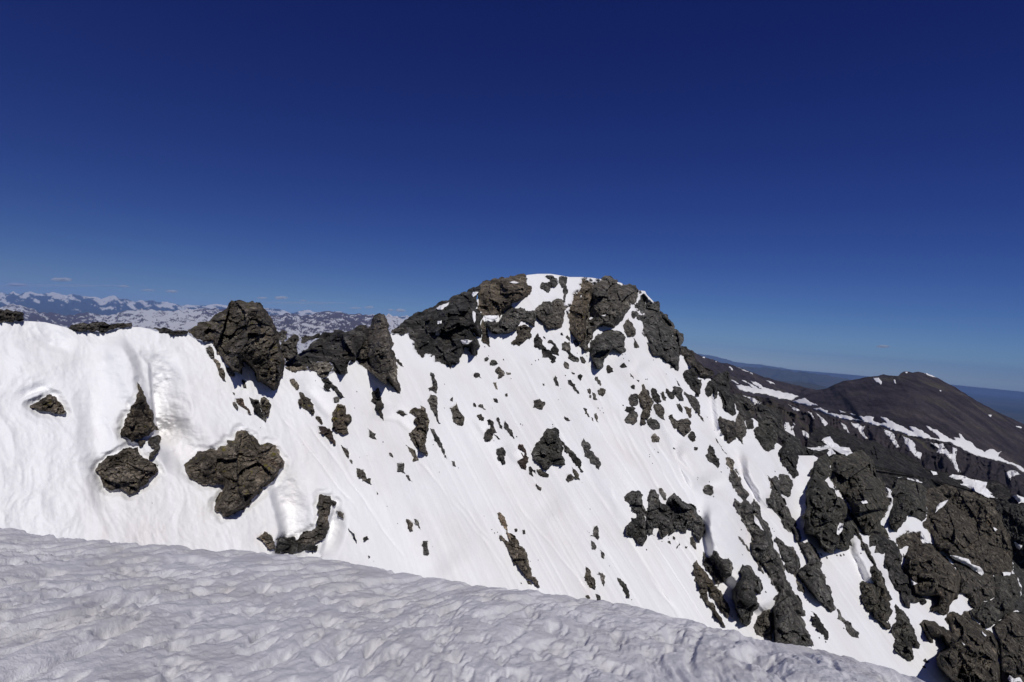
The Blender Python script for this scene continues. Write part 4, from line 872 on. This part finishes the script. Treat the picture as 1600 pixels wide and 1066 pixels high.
def rbf(ctl, px, py):
    c = 4.0
    X = ctl[:, :2]; n = len(X)
    A = np.sqrt(((X[:, None] - X[None]) ** 2).sum(-1) + c * c)
    M = np.zeros((n + 1, n + 1)); M[:n, :n] = A; M[:n, n] = 1; M[n, :n] = 1
    s = np.linalg.solve(M + np.eye(n + 1) * 1e-6, np.append(ctl[:, 2], 0))
    B = np.sqrt((px[:, None] - X[:, 0]) ** 2 + (py[:, None] - X[:, 1]) ** 2 + c * c)
    return B @ s[:n] + s[n]

def facets(px, py, mpp, size, seed, wild=1.0):
    """broken rock: several sizes of tilted flat blocks with sunk joints, returns metres"""
    out = np.zeros(len(px))
    tilt = .35 * math.sin(seed * 1.7)
    X = px * mpp; Z = -py * mpp
    A = X * math.cos(tilt) + Z * math.sin(tilt); B = -X * math.sin(tilt) + Z * math.cos(tilt)
    for k, c in enumerate((15.0, 7.0, 3.4, 1.7, .8)):
        if c > size * 1.5:
            continue
        Q = np.stack([A / c, B / c * (.62, .8, 1.1, 1.6, 1.9)[k], np.full_like(A, .37 * seed + k)], -1)
        Q = Q + .10 * np.stack([vnoise(Q * 1.6 + 31 * j, seed + 90 + j) for j in range(3)], -1) * np.array([1, 1, 0])
        F1, F2, C, ID = worley(Q, seed + 11 * k)
        tl = np.stack([_h(ID[:, 0], ID[:, 1], ID[:, 2], seed + 50 + j + 7 * k) for j in range(3)], -1) * 2 - 1
        d = Q - C
        o = .20 * tl[:, 2] + 1.50 * d[:, 0] * (tl[:, 0] + .12) + 1.35 * d[:, 1] * (tl[:, 1] - .28)
        o = o - .07 * (1 - np.clip((F2 - F1) / .10, 0, 1)) ** 2
        out += o * c * (.62, .74, .74, .60 if size < 8 else .40, .55 if size < 8 else .26)[k] * wild
    return out

def make_rock(line, idx):
    parts = line.split('|')
    name, cat, mat, hf, label, ol = parts[:6]
    ctl = outline(parts[6]) if len(parts) > 6 else None
    rng0 = random.Random(idx * 7 + 1); rng = np.random.RandomState(idx + 3)
    p0 = outline(ol)[:, :2]
    poly = roughen(p0, rng0)
    A = .5 * abs(np.sum(poly[:, 0] * np.roll(poly[:, 1], -1) - poly[:, 1] * np.roll(poly[:, 0], -1)))
    Rp = math.sqrt(A / math.pi)
    st = min(max(Rp / 7.0, 1.05), 1.6)
    V, T = triangulate(poly, st, rng)
    if len(T) == 0:
        return None
    px, py = V[:, 0], V[:, 1]
    D0 = face_depth(px, py)
    Dm = float(np.median(D0)); mpp = Dm / FPX
    d = polydist(px, py, p0)
    size = Rp * mpp
    P = rays(px, py) * D0[:, None]
    if ctl is not None:
        h = rbf(ctl, px, py)
        h = np.where(h > 0, h * 1.35 * float(hf) * (.10 + .90 * sm(d / max(3.0, .10 * Rp))), h)
        hmin = -1e9
    else:
        t = np.clip(d / (.42 * Rp), 0, 1)
        prof = .12 + .88 * np.sqrt(1 - (1 - t) ** 2)
        c = V.mean(0)
        down = ((px - c[0]) * .55 + (py - c[1]) * .83) / max(Rp, 1)
        h = float(hf) * .32 * size * prof * (1 + .45 * np.clip(down, -1.2, 1.2)) + .10 * size * sm(d / 2.0)
        hmin = .10 + .03 * size
    fc = facets(px, py, mpp, size, 137 + idx * 3, 1.0 + (float(hf) - 1.0) * .3 if ctl is not None else .9)
    if size > 3.0:
        th = .15 if idx < 34 else .55
        ca, sa = math.cos(th), math.sin(th)
        ra = (px * ca - py * sa) * mpp; rb = (px * sa + py * ca) * mpp
        wv = .8 * vnoise(np.stack([ra * .12, rb * .12, 0 * ra + idx], -1), 141)
        rib = fbm(np.stack([ra * .13 + wv, rb * .035, 0 * ra + idx * 1.7], -1), 3, 143, .5, True)
        rib2 = fbm(np.stack([ra * .36 + wv, rb * .12, 0 * ra + idx * 2.3], -1), 3, 147, .55, True)
        fc = fc + min(size * .20, 2.6) * rib + min(size * .10, .9) * rib2
    fade = .10 + .90 * sm(d / max(3.0, .24 * Rp))
    if ctl is not None and size < 9: fc = fc * .8
    if Dm < 92 and p0[:, 1].min() > 590: fc = fc * .6; h = h * .55 + .35
    h = h + fc * fade + .05 * min(size, 1.2) * fbm(P * 2.2 / max(min(size, 1.5), .4), 3, 77)
    h = np.maximum(h, hmin)
    D = D0 - h * 1.15
    back = max(.8, .5 * size)
    top = py.min() < 480 or idx < 48
    W, F = close_up(V, T, D, back, .9 if ctl is not None else .97)
    cen = W.mean(0)
    o = mesh_object(name, W, F, MAT[mat], False, cen)
    tag(o, label, cat)
    if cat == 'stone': tag(o, group='small stones scattered on the snow face')
    elif cat in ('rock', 'boulder'): tag(o, group='rocks standing out of the snow face')
    else: tag(o, group='crags and cliffs of the mountain')
    splat(px, py, D, (ZB,))
    splat_far(px[d > 1.2], py[d > 1.2], D[d > 1.2], RD)
    return o

def make_patch(line, idx, far=False):
    parts = line.split('|')
    label = parts[0]
    off = float(parts[1]) if not far else None
    rng0 = random.Random(idx * 13 + 5); rng = np.random.RandomState(idx + 33)
    p0 = outline(parts[-1])[:, :2]
    poly = roughen(p0, rng0, .13 if far else .08, 1.8, 1.6)
    A = .5 * abs(np.sum(poly[:, 0] * np.roll(poly[:, 1], -1) - poly[:, 1] * np.roll(poly[:, 0], -1)))
    V, T = triangulate(poly, min(max(math.sqrt(A) / 8, 1.2), 2.2), rng)
    if len(T) == 0:
        return
    px, py = V[:, 0], V[:, 1]
    if far:
        z = far_depth(px, py, 'mountain' if 'band' in label or 'triangle' in label else None)
        d = polydist(px, py, p0)
        D = z * (1 - .0035 * (.6 + sm(d / 4)))
        back = float(np.median(z)) * .012
    else:
        acc = []
        for dx in (-4, -2, 0, 2, 4):
            for dy in (-4, -2, 0, 2, 4):
                acc.append(look(ZB, px + dx, py + dy))
        acc = np.array(acc); acc = np.where(np.isnan(acc), np.nanmedian(acc), acc)
        med = np.median(acc, 0)
        z0 = look(ZB, px, py); z0 = np.where(np.isnan(z0), med, z0)
        d = polydist(px, py, p0)
        D = np.minimum(med, z0 + .3) - off * (.25 + .9 * sm(d / 5))
        D = np.minimum(D, z0 - .12)
        back = off + 1.2
    W, F = close_up(V, T, D, back, .98)
    o = mesh_object('snow_patch', W, F, MAT['far_snow' if far else 'snow'], True, W.mean(0))
    tag(o, label, 'snow patch', 'snow patches on the far mountains' if far else 'snow patches lying on the crags')

SHEETS = []
def far_depth(px, py, only=None):
    """depth of the far terrain sheet that carries a snow patch: the nearest one present under most of it"""
    best = None
    for name, xs, yc, ts, span, D in SHEETS:
        if name not in ('ridge', 'mountain', 'terrace_cliff') or (only and name != only):
            continue
        fx = np.clip((px - xs[0]) / (xs[1] - xs[0]), 0, len(xs) - 1.001); i = fx.astype(int); f = fx - i
        t = (py - np.interp(px, xs, yc)) / np.interp(px, xs, span)
        if np.mean((t > -.02) & (px > xs[0])) < .55:
            continue
        j = np.clip(np.searchsorted(ts, np.clip(t, 0, .9999), side='right') - 1, 0, len(ts) - 2)
        g = (np.clip(t, 0, 1) - ts[j]) / (ts[j + 1] - ts[j])
        z = (D[j, i] * (1 - f) + D[j, i + 1] * f) * (1 - g) + (D[j + 1, i] * (1 - f) + D[j + 1, i + 1] * f) * g
        if best is None or np.median(z) < np.median(best):
            best = z
    return best

# ------------------------------------------------------------------ sheets of far terrain
def profile(pts, x):
    p = np.array(pts, float)
    return np.interp(x, p[:, 0], p[:, 1])

def make_range(name, crest, drop, dc, db, mat, jit, relief, seed, label, cat, step=2.0, rows=46, x0=-420, x1=2020, fx=.02, fy=.05, rot=0.0, snow=None):
    cr = outline(crest)[:, :2]
    cr = cr[np.argsort(cr[:, 0])]
    xs = np.arange(max(x0, cr[0, 0]), min(x1, cr[-1, 0]) + step, step)
    yc = np.interp(xs, cr[:, 0], cr[:, 1])
    z = np.zeros_like(xs)
    yc = yc - jit * fbm(np.stack([xs * .07, z, z + seed], -1), 5, seed, .62, True) + jit * .3
    t = np.linspace(0, 1, rows) ** 1.35
    X, Tm = np.meshgrid(xs, t)
    Y = yc[None] + Tm * (drop if not callable(drop) else drop(xs)[None])
    DC = dc(xs) if callable(dc) else np.full_like(xs, dc)
    kw = 41
    pad = np.pad(yc, kw, mode='edge'); ys = np.convolve(pad, np.ones(2 * kw + 1) / (2 * kw + 1), 'valid')
    span_ = drop if not callable(drop) else drop(xs)[None]
    tt = np.clip((Y - ys[None]) / span_, -.3, 1.2)
    w = (1 / DC)[None] * (1 - tt) + (1 / db) * tt
    w = np.maximum(w, .6 / DC[None])
    D = 1 / w
    cr_, sr_ = math.cos(rot), math.sin(rot)
    q = np.stack([(X * cr_ + Y * sr_) * fx, (-X * sr_ + Y * cr_) * fy, np.zeros_like(X) + seed * 3.1], -1)
    D = D * (1 - relief * fbm(q + .6 * np.stack([vnoise(q * .7, seed + 5), vnoise(q * .7 + 9, seed + 6), 0 * X], -1), 6, seed, .55, True))
    P = rays(X, Y) * D[..., None]
    # the far side, falling away behind the crest
    crest_p = P[0]
    backs = []
    for k in (5, 4, 3, 2, 1):
        b = crest_p.copy(); s = (DC * .02 * k)
        dirv = crest_p / np.linalg.norm(crest_p[:, :2], axis=1)[:, None]
        b[:, 0] += dirv[:, 0] * s; b[:, 1] += dirv[:, 1] * s; b[:, 2] -= s * .7
        backs.append(b)
    P = np.concatenate([np.array(backs), P], 0)
    F = gridfaces(P.shape[0], P.shape[1])[:, ::-1]
    o = mesh_object(name, P.reshape(-1, 3), F, MAT[mat], True, P.reshape(-1, 3).mean(0))
    if snow is not None:
        sv = np.clip(snow(X, Y - yc[None], q), 0, 1)
        sv = np.concatenate([np.repeat(sv[:1], 5, 0), sv], 0).ravel()
        at = o.data.attributes.new('snow_cover', 'FLOAT', 'POINT'); at.data.foreach_set('value', sv.astype(np.float32))
    tag(o, label, cat, None, 'structure')
    SHEETS.append((name, xs, yc, Tm[:, 0], Y[-1] - yc, D))
    return o
# ------------------------------------------------------------------ build
HAZE_D = 1.05e-5
build_materials()

# far ranges on the left
make_range('mountain_range', "U -1500,150 -300,170 0,192 30,195 70,207 120,187 180,205 290,187 340,195 400,207 450,200 500,190 560,205 620,215 700,205 760,225 830,235 880,230 950,245 1020,235 1070,222 1130,245 1190,260 1260,285 1300,270 1370,262 1440,265 1500,285 1560,280 1640,290 A 20,170 80,155 160,165 220,170 300,150 360,150 430,165 470,170 X 110,375 200,380 260,390 320,410 400,400 450,390 500,390 560,410 700,405 800,405 850,430 920,440 1200,430 1300,440 1420,440 1500,470 1900,500",
           75, 60000, 34000, 'range_far', 2.6, .035, 3, 'distant snow-capped mountain range along the left horizon', 'mountains', 1.3, 56, fx=.05, fy=.06, snow=lambda X, dY, q: sm((fbm(np.stack([X * .085 - dY * .06, dY * .16, 0 * X], -1), 5, 201, .70) + .14 - np.maximum(dY - 2, 0) * .024) / .10))
make_range('mountain_range', "U -1500,280 -300,300 0,330 60,312 130,307 200,317 260,327 320,345 370,375 420,385 480,380 560,395 680,410 740,390 780,382 870,380 930,405 1010,412 1100,387 1180,372 1290,352 1390,350 1440,360 1540,375 1600,365 A 0,210 60,200 200,195 300,190 420,200 860,262 960,260 1000,240 1100,250 1220,257 1300,232 1450,227 1520,235 1600,255 X 900,432 1010,417 1080,430 1130,440 1240,427 1300,440 1380,480 1500,500 1900,560",
           110, 25000, 8000, 'range_mid', 4.0, .028, 8, 'purple-brown plateau mottled with snow behind the left skyline', 'mountains', 1.3, 80, fx=.03, fy=.045, snow=lambda X, dY, q: sm((fbm(np.stack([X * .13 - dY * .14, dY * .36, 0 * X], -1), 6, 205, .78) - .03 + .30 * vnoise(np.stack([X * .011, dY * .02, 0 * X], -1), 207)) / .07))
# blue hills on the right
make_range('hills', "V -300,290 100,312 210,322 260,325 400,355 480,370 560,400 700,410 800,420 900,440 1000,455 1130,480 1300,500 1540,512 1700,530 K 1040,342 1090,336 1150,331 1280,345 1350,370 1500,400 1600,425 2600,560",
           60, 74000, 56000, 'range_blue', 1.6, .03, 12, 'palest blue line of forested hills on the right horizon', 'hills', 2.5, 26)
make_range('hills', "V 300,425 500,430 650,437 800,447 1000,472 1300,502 1600,560 K 1200,410 1420,470 1600,472 2600,600",
           60, 42000, 28000, 'range_blue', 2.4, .05, 14, 'middle row of dark blue forested hills on the right', 'hills', 2.5, 26)
make_range('hills', "V 600,550 800,560 990,575 1130,575 1250,595 1400,635 1700,700 2400,800",
           60, 23000, 15000, 'range_blue', 1.2, .03, 16, 'nearest dark blue forested hill, low between the brown ridge and the dark mountain', 'hills', 2.5, 26)
# the ridge, the dark mountain and its terrace
make_range('ridge', "V -900,40 -200,180 20,250 150,300 230,345 330,370 400,400 450,402 550,440 700,490 800,530 900,560 1000,590 1150,620 1280,650 1400,690 2300,900",
           170, 4600, 2600, 'ridge', 1.6, .03, 21, 'brown scree ridge running right behind the summit', 'ridge', 2.0, 60, fx=.03, fy=.012, rot=.9)
make_range('mountain', "J 200,320 350,285 430,245 500,205 560,180 640,170 690,150 760,120 820,90 900,85 960,70 1060,50 1150,45 1200,28 1250,40 1340,45 1360,20 1400,5 1480,10 K 580,125 650,130 720,150 790,180 850,215 950,265 1050,330 1200,420 1350,500 1500,570 1600,620 2600,1000",
           190, 3300, 1500, 'ridge', 1.2, .022, 25, 'dark brown rounded scree mountain on the right', 'mountain', 1.8, 110, fx=.006, fy=.030, rot=.86)
make_range('terrace_cliff', "V 150,480 480,572 600,692 700,712 850,732 950,752 1060,767 J 450,326 560,374 700,424 900,474 1180,524 1400,594 1600,640 K 400,704 600,749 900,789 1000,838 1180,930 1400,990 1500,1050 1600,1116 2600,1700",
           230, lambda x: np.interp(x, [1150, 1300, 1600], [1000, 1400, 1900]), 480, 'ridge', 1.5, .10, 29, 'dark broken cliff terrace below the long snow band', 'cliff', 1.6, 120, fx=.05, fy=.03)
for i, l in enumerate(FARPATCH.strip().split('\n')):
    make_patch(l, i, True)

# hollows melted round the nearest rocks
for l in ROCKS.strip().split('\n'):
    f = l.split('|')
    if any(k in f[4] for k in ('biggest brown boulder', 'low brown rock at the far left', 'teardrop brown rock', 'lens-shaped brown', 'curved brown rock arch')):
        MOATS.append(outline(f[5])[:, :2])

# rocks
for i, l in enumerate(ROCKS.strip().split('\n')):
    make_rock(l, i)
for i, l in enumerate(PATCHES.strip().split('\n')):
    make_patch(l, i)

# tiny chips of stone speckling the face
def make_chips():
    for i, tok in enumerate(CHIPS.split()):
        c, x, y, r = tok.split(',')
        ox, oy = CROP[c]; x = ox + float(x) / K; y = oy + float(y) / K; r = float(r)
        rng = np.random.RandomState(900 + i)
        n = 11
        ang = np.arange(n) / n * 2 * math.pi
        rad = r * rng.uniform(.55, 1.15, n)
        ex = .55 + .5 * rng.rand()
        qx = rad * np.cos(ang); qy = rad * np.sin(ang) * ex
        px = x + qx * .62 - qy * .5; py = y + qx * .78 + qy * .5
        D = face_depth(np.append(px, x), np.append(py, y)); mpp = D[-1] / FPX
        P = [rays(px[k], py[k]) * (D[k] + .05) for k in range(n)]
        ip = [rays(x + (px[k] - x) * .6, y + (py[k] - y) * .6) * (D[k] - r * mpp * rng.uniform(.3, .9)) for k in range(n)]
        top = rays(x, y) * (D[-1] - r * mpp * .8)
        bot = rays(x, y) * (D[-1] + .4)
        V = np.array(P + ip + [top, bot])
        F = []
        for k in range(n):
            j = (k + 1) % n
            F += [(k, n + k, n + j, j), (n + k, 2 * n, n + j), (j, 2 * n + 1, k)]
        o = mesh_object('stone_chip', V, F, MAT['dark'], False, V.mean(0))
        tag(o, 'tiny dark stone chip speckling the bright snow face', 'stone', 'tiny stone chips speckling the snow face')
make_chips()

# the snow face
def make_face():
    xs = np.concatenate([np.arange(-900, -420, 8.0), np.arange(-420, 1990, 1.7), np.arange(1990, 2600, 8.0)])
    yc = profile(CREST, xs)
    yb = np.minimum(profile(EDGE, xs) + 60, 1140.0)
    rows = 400
    t = np.linspace(0, 1, rows)
    X, Tm = np.meshgrid(xs, t)
    Y = yc[None] + (yb - yc)[None] * Tm
    t2 = np.linspace(0, 1, 42)[1:] ** 1.5
    X = np.concatenate([X, np.repeat(xs[None], 41, 0)], 0)
    Y = np.concatenate([Y, yb[None] + (2600.0 - yb)[None] * t2[:, None]], 0)
    D = face_depth(X.ravel(), Y.ravel()).reshape(X.shape)
    P0 = rays(X, Y)
    # round the crest over: the last metres under it lean back
    r = look(RD, X, Y)
    push = r + .6
    D = np.maximum(D, push)
    P = P0 * D[..., None]
    cr = P[0]
    dirv = cr / np.linalg.norm(cr[:, :2], axis=1)[:, None]
    backs = []
    for k in (7, 5, 3.2, 1.8, .9, .35):
        s = 2.2 * k
        b = cr.copy(); b[:, 0] += dirv[:, 0] * s; b[:, 1] += dirv[:, 1] * s; b[:, 2] -= s * (.18 + .075 * k)
        backs.append(b)
    P = np.concatenate([np.array(backs), P], 0)
    F = gridfaces(P.shape[0], P.shape[1])[:, ::-1]
    o = mesh_object('snow_slope', P.reshape(-1, 3), F, MAT['snow'], True)
    tag(o, 'steep white snow face grooved down the fall line, carrying all the rocks', 'snow slope', None, 'structure')
make_face()

# near snow: the lip the viewer stands on, falling away
def make_near():
    ga, gb = .10, .20
    xs = np.concatenate([np.arange(-2600, -420, 12.0), np.arange(-420, 2000, 1.6), np.arange(2000, 4200, 12.0)])
    ye = profile(EDGE, xs)
    z = np.zeros_like(xs)
    ye = ye - 1.8 * fbm(np.stack([xs * .030, z, z], -1), 6, 3, .6)
    ts = np.concatenate([np.linspace(0, 1, 300) ** 1.15])
    X, Tm = np.meshgrid(xs, ts)
    yb = np.maximum(ye + 60, 1190.0)
    Y = ye[None] + (yb - ye)[None] * Tm
    t2 = np.linspace(0, 1, 60)[1:] ** 1.4
    X = np.concatenate([X, np.repeat(xs[None], 59, 0)], 0)
    Y = np.concatenate([Y, yb[None] + (3600.0 - yb)[None] * t2[:, None]], 0)
    Tm = np.concatenate([Tm, np.ones((59, len(xs)))], 0)
    r = rays(X, Y)
    D = 1.62 / np.maximum(-(r[..., 2] + ga * r[..., 0] + gb * r[..., 1]), .06)
    P = r * D[..., None]
    up = np.array([.10, .27, .957])
    def bumps(P):
        x, y = P[..., 0], P[..., 1]
        wx = x + .12 * vnoise(np.stack([x * 1.1, y * 1.1, 0 * x], -1), 71)
        wy = y + .12 * vnoise(np.stack([x * 1.1 + 5, y * 1.1, 0 * x], -1), 72)
        t = .33 + .10 * vnoise(np.stack([x * .2, y * .2, 0 * x], -1), 73)
        a = wx * np.cos(t) - wy * np.sin(t); b = wx * np.sin(t) + wy * np.cos(t)
        right = sm((x + .9) / 2.6)
        h = .10 * fbm(np.stack([a * .8, b * .45, 0 * x], -1), 3, 81)
        n1 = fbm(np.stack([a * 2.2, b * 1.1, 0 * x + 4], -1), 3, 83, .5)
        h = h - (.03 + .26 * right) * np.maximum(n1 + .02, 0) ** 1.1
        n2 = fbm(np.stack([a * 11.5, b * 3.6, 0 * x + 8], -1), 3, 84, .5)
        h = h - (.120 - .045 * right) * np.maximum(n2 + .06, 0)
        n3 = fbm(np.stack([a * 16.0, b * 7.0, 0 * x], -1), 3, 85, .55)
        h = h + .016 * n3
        return h
    hb = bumps(P)
    hb = hb - hb.mean() - .01
    P = P + up * (hb * (.45 + .55 * sm(Tm * 9)))[..., None]
    cr = P[0]
    dirv = cr / np.linalg.norm(cr[:, :2], axis=1)[:, None]
    backs = []
    for k in (22, 14, 9, 6, 4, 2.6, 1.6, .9, .45, .18):
        b = cr.copy(); s = k * 1.0
        b[:, 0] += dirv[:, 0] * s; b[:, 1] += dirv[:, 1] * s; b[:, 2] -= s * (.50 + .12 * k)
        backs.append(b)
    P = np.concatenate([np.array(backs), P], 0)
    F = gridfaces(P.shape[0], P.shape[1])[:, ::-1]
    o = mesh_object('snow_ground', P.reshape(-1, 3), F, MAT['near_snow'], True)
    tag(o, 'granular grey-white sun-cupped snow lip in front of the viewer', 'snow', None, 'structure')
make_near()

# valley floor to the horizon
gx = np.linspace(-120000, 120000, 41); gy = np.linspace(-6000, 200000, 41)
GX, GY = np.meshgrid(gx, gy)
tag(mesh_object('ground', np.stack([GX, GY, 0 * GX - 1700.0], -1).reshape(-1, 3), gridfaces(41, 41), MAT['valley'], True),
    'forested valley floor reaching to the horizon', 'ground', None, 'structure')

# small fair-weather clouds
def make_cloud(px, py, w, h, dist, label, seed):
    rng = random.Random(seed)
    import bmesh
    bm = bmesh.new()
    mp = dist / FPX
    n = max(5, int(w / 2.2))
    for k in range(n):
        f = (k + .5) / n * 2 - 1
        rr = h * mp * .55 * (1 - .6 * f * f) * rng.uniform(.7, 1.2)
        q = rays(px + f * w * .5, py - rng.uniform(0, .25) * h) * (dist + rng.uniform(-.4, .4) * w * mp)
        bmesh.ops.create_icosphere(bm, subdivisions=3 if n < 40 else 2, radius=rr, matrix=Matrix.Translation(Vector(q)) @ Matrix.Diagonal((1.5, 1.3, .72, 1)))
    V = np.array([v.co[:] for v in bm.verts])
    s = h * mp
    V = V + (.16 * s) * np.stack([fbm(V / s * 2.4 + 11 * j, 3, 7 + j) for j in range(3)], -1)
    F = [[v.index for v in f.verts] for f in bm.faces]
    bm.free()
    o = mesh_object('cloud', V, F, MAT['thin_cloud' if w > 60 else 'cloud'], True, V.mean(0))
    tag(o, label, 'cloud', 'small clouds low over the horizon')
CL = [(60, 447, 270, 4.5, 'long flat veil of grey cloud over the far peaks at the left edge'), (470, 474, 150, 5, 'long thin veil of cloud above the plateau right of the brown tower'),
      (96, 438, 32, 7, 'largest flat cloud above the left mountains'), (26, 446, 30, 6, 'thin cloud at the left edge just over the far peaks'),
      (194, 448, 15, 4, 'faint little cloud right of the largest flat cloud'), (268, 456, 18, 5, 'small white cloud left of the brown tower'),
      (231, 454, 22, 4, 'faint smear of cloud left of the small white cloud by the tower'),
      (440, 466, 20, 6, 'white puff of cloud right of the brown tower'), (410, 466, 16, 4, 'dim cloud touching the left of the white puff'),
      (474, 470, 9, 3, 'tiny cloud right of the white puff'), (556, 482, 18, 4, 'faint cloud above the plateau left of the pointed prow'),
      (577, 481, 13, 5, 'small cloud directly above the pointed prow'), (611, 485, 7, 4, 'tiny cloud right of the pointed prow'),
      (626, 486, 14, 6, 'small round cloud where the summit slope meets the sky'), (1380, 542, 19, 5, 'single small cloud over the dark mountain on the right')]
for i, c in enumerate(CL):
    make_cloud(c[0], c[1], c[2], c[3], 96000.0, c[4], i + 1)

# air
def make_haze():
    x, y0, y1, z0, z1 = 75000.0, -3000.0, 80000.0, -1701.0, 1900.0
    V = [(sx * x, y, zz) for zz in (z0, z1) for y in (y0, y1) for sx in (-1, 1)]
    F = [(0, 2, 3, 1), (4, 5, 7, 6), (0, 1, 5, 4), (2, 6, 7, 3), (0, 4, 6, 2), (1, 3, 7, 5)]
    o = mesh_object('haze', np.array(V), F, MAT['haze'])
    tag(o, 'thin blue air that fades the far hills and ranges', 'haze', None, 'stuff')
make_haze()

# ------------------------------------------------------------------ camera, sun, sky
cam = bpy.data.cameras.new('camera')
cam.lens = 20.0; cam.sensor_width = 36.0; cam.sensor_fit = 'HORIZONTAL'
cam.clip_start = .1; cam.clip_end = 400000.0
co = bpy.data.objects.new('camera', cam)
M = Matrix(((CR, -SR, 0, 0), (0, 0, -1, 0), (SR, CR, 0, 0), (0, 0, 0, 1)))
co.matrix_world = M
COL.objects.link(co); SC.camera = co

AZ, EL = math.radians(24), math.radians(46)
S = Vector((math.sin(AZ) * math.cos(EL), -math.cos(AZ) * math.cos(EL), math.sin(EL)))
sun = bpy.data.lights.new('sun', 'SUN'); sun.energy = 3.05; sun.angle = math.radians(.53); sun.color = (1.0, .965, .91)
so = bpy.data.objects.new('sun', sun)
so.rotation_euler = S.to_track_quat('Z', 'Y').to_euler()
COL.objects.link(so)

w = bpy.data.worlds.new('World'); SC.world = w; w.use_nodes = True
nt = w.node_tree; nt.nodes.clear()
sky = nt.nodes.new('ShaderNodeTexSky'); sky.sky_type = 'NISHITA'; sky.sun_disc = False
sky.sun_elevation = EL; sky.sun_rotation = -math.atan2(S.x, S.y)
sky.altitude = 3600.0; sky.air_density = 1.0; sky.dust_density = .4; sky.ozone_density = 3.0
bg = nt.nodes.new('ShaderNodeBackground'); bg.inputs['Strength'].default_value = .08
out = nt.nodes.new('ShaderNodeOutputWorld')
# deep high-altitude blue: each channel of the sky falls off faster with height than the model's
sep = nt.nodes.new('ShaderNodeSeparateColor'); comb = nt.nodes.new('ShaderNodeCombineColor')
nt.links.new(sky.outputs[0], sep.inputs[0])
for ch, g, k in ((0, 1.56, .47), (1, 1.58, .52), (2, 1.03, .56)):
    p = nt.nodes.new('ShaderNodeMath'); p.operation = 'POWER'; p.inputs[1].default_value = g
    q = nt.nodes.new('ShaderNodeMath'); q.operation = 'MULTIPLY'; q.inputs[1].default_value = k * .08 ** (g - 1)
    nt.links.new(sep.outputs[ch], p.inputs[0]); nt.links.new(p.outputs[0], q.inputs[0]); nt.links.new(q.outputs[0], comb.inputs[ch])
nt.links.new(comb.outputs[0], bg.inputs['Color'])
nt.links.new(bg.outputs[0], out.inputs['Surface'])

vs = SC.view_settings
SC.display_settings.display_device = 'sRGB'
vs.view_transform = 'Standard'; vs.look = 'None'; vs.exposure = 0.0; vs.gamma = 1.0; vs.use_curve_mapping = False
cy = SC.cycles
cy.max_bounces = 6; cy.diffuse_bounces = 3; cy.volume_bounces = 0; cy.glossy_bounces = 1
cy.use_denoising = True
try: cy.denoiser = 'OPENIMAGEDENOISE'
except Exception: pass
cy.use_adaptive_sampling = False
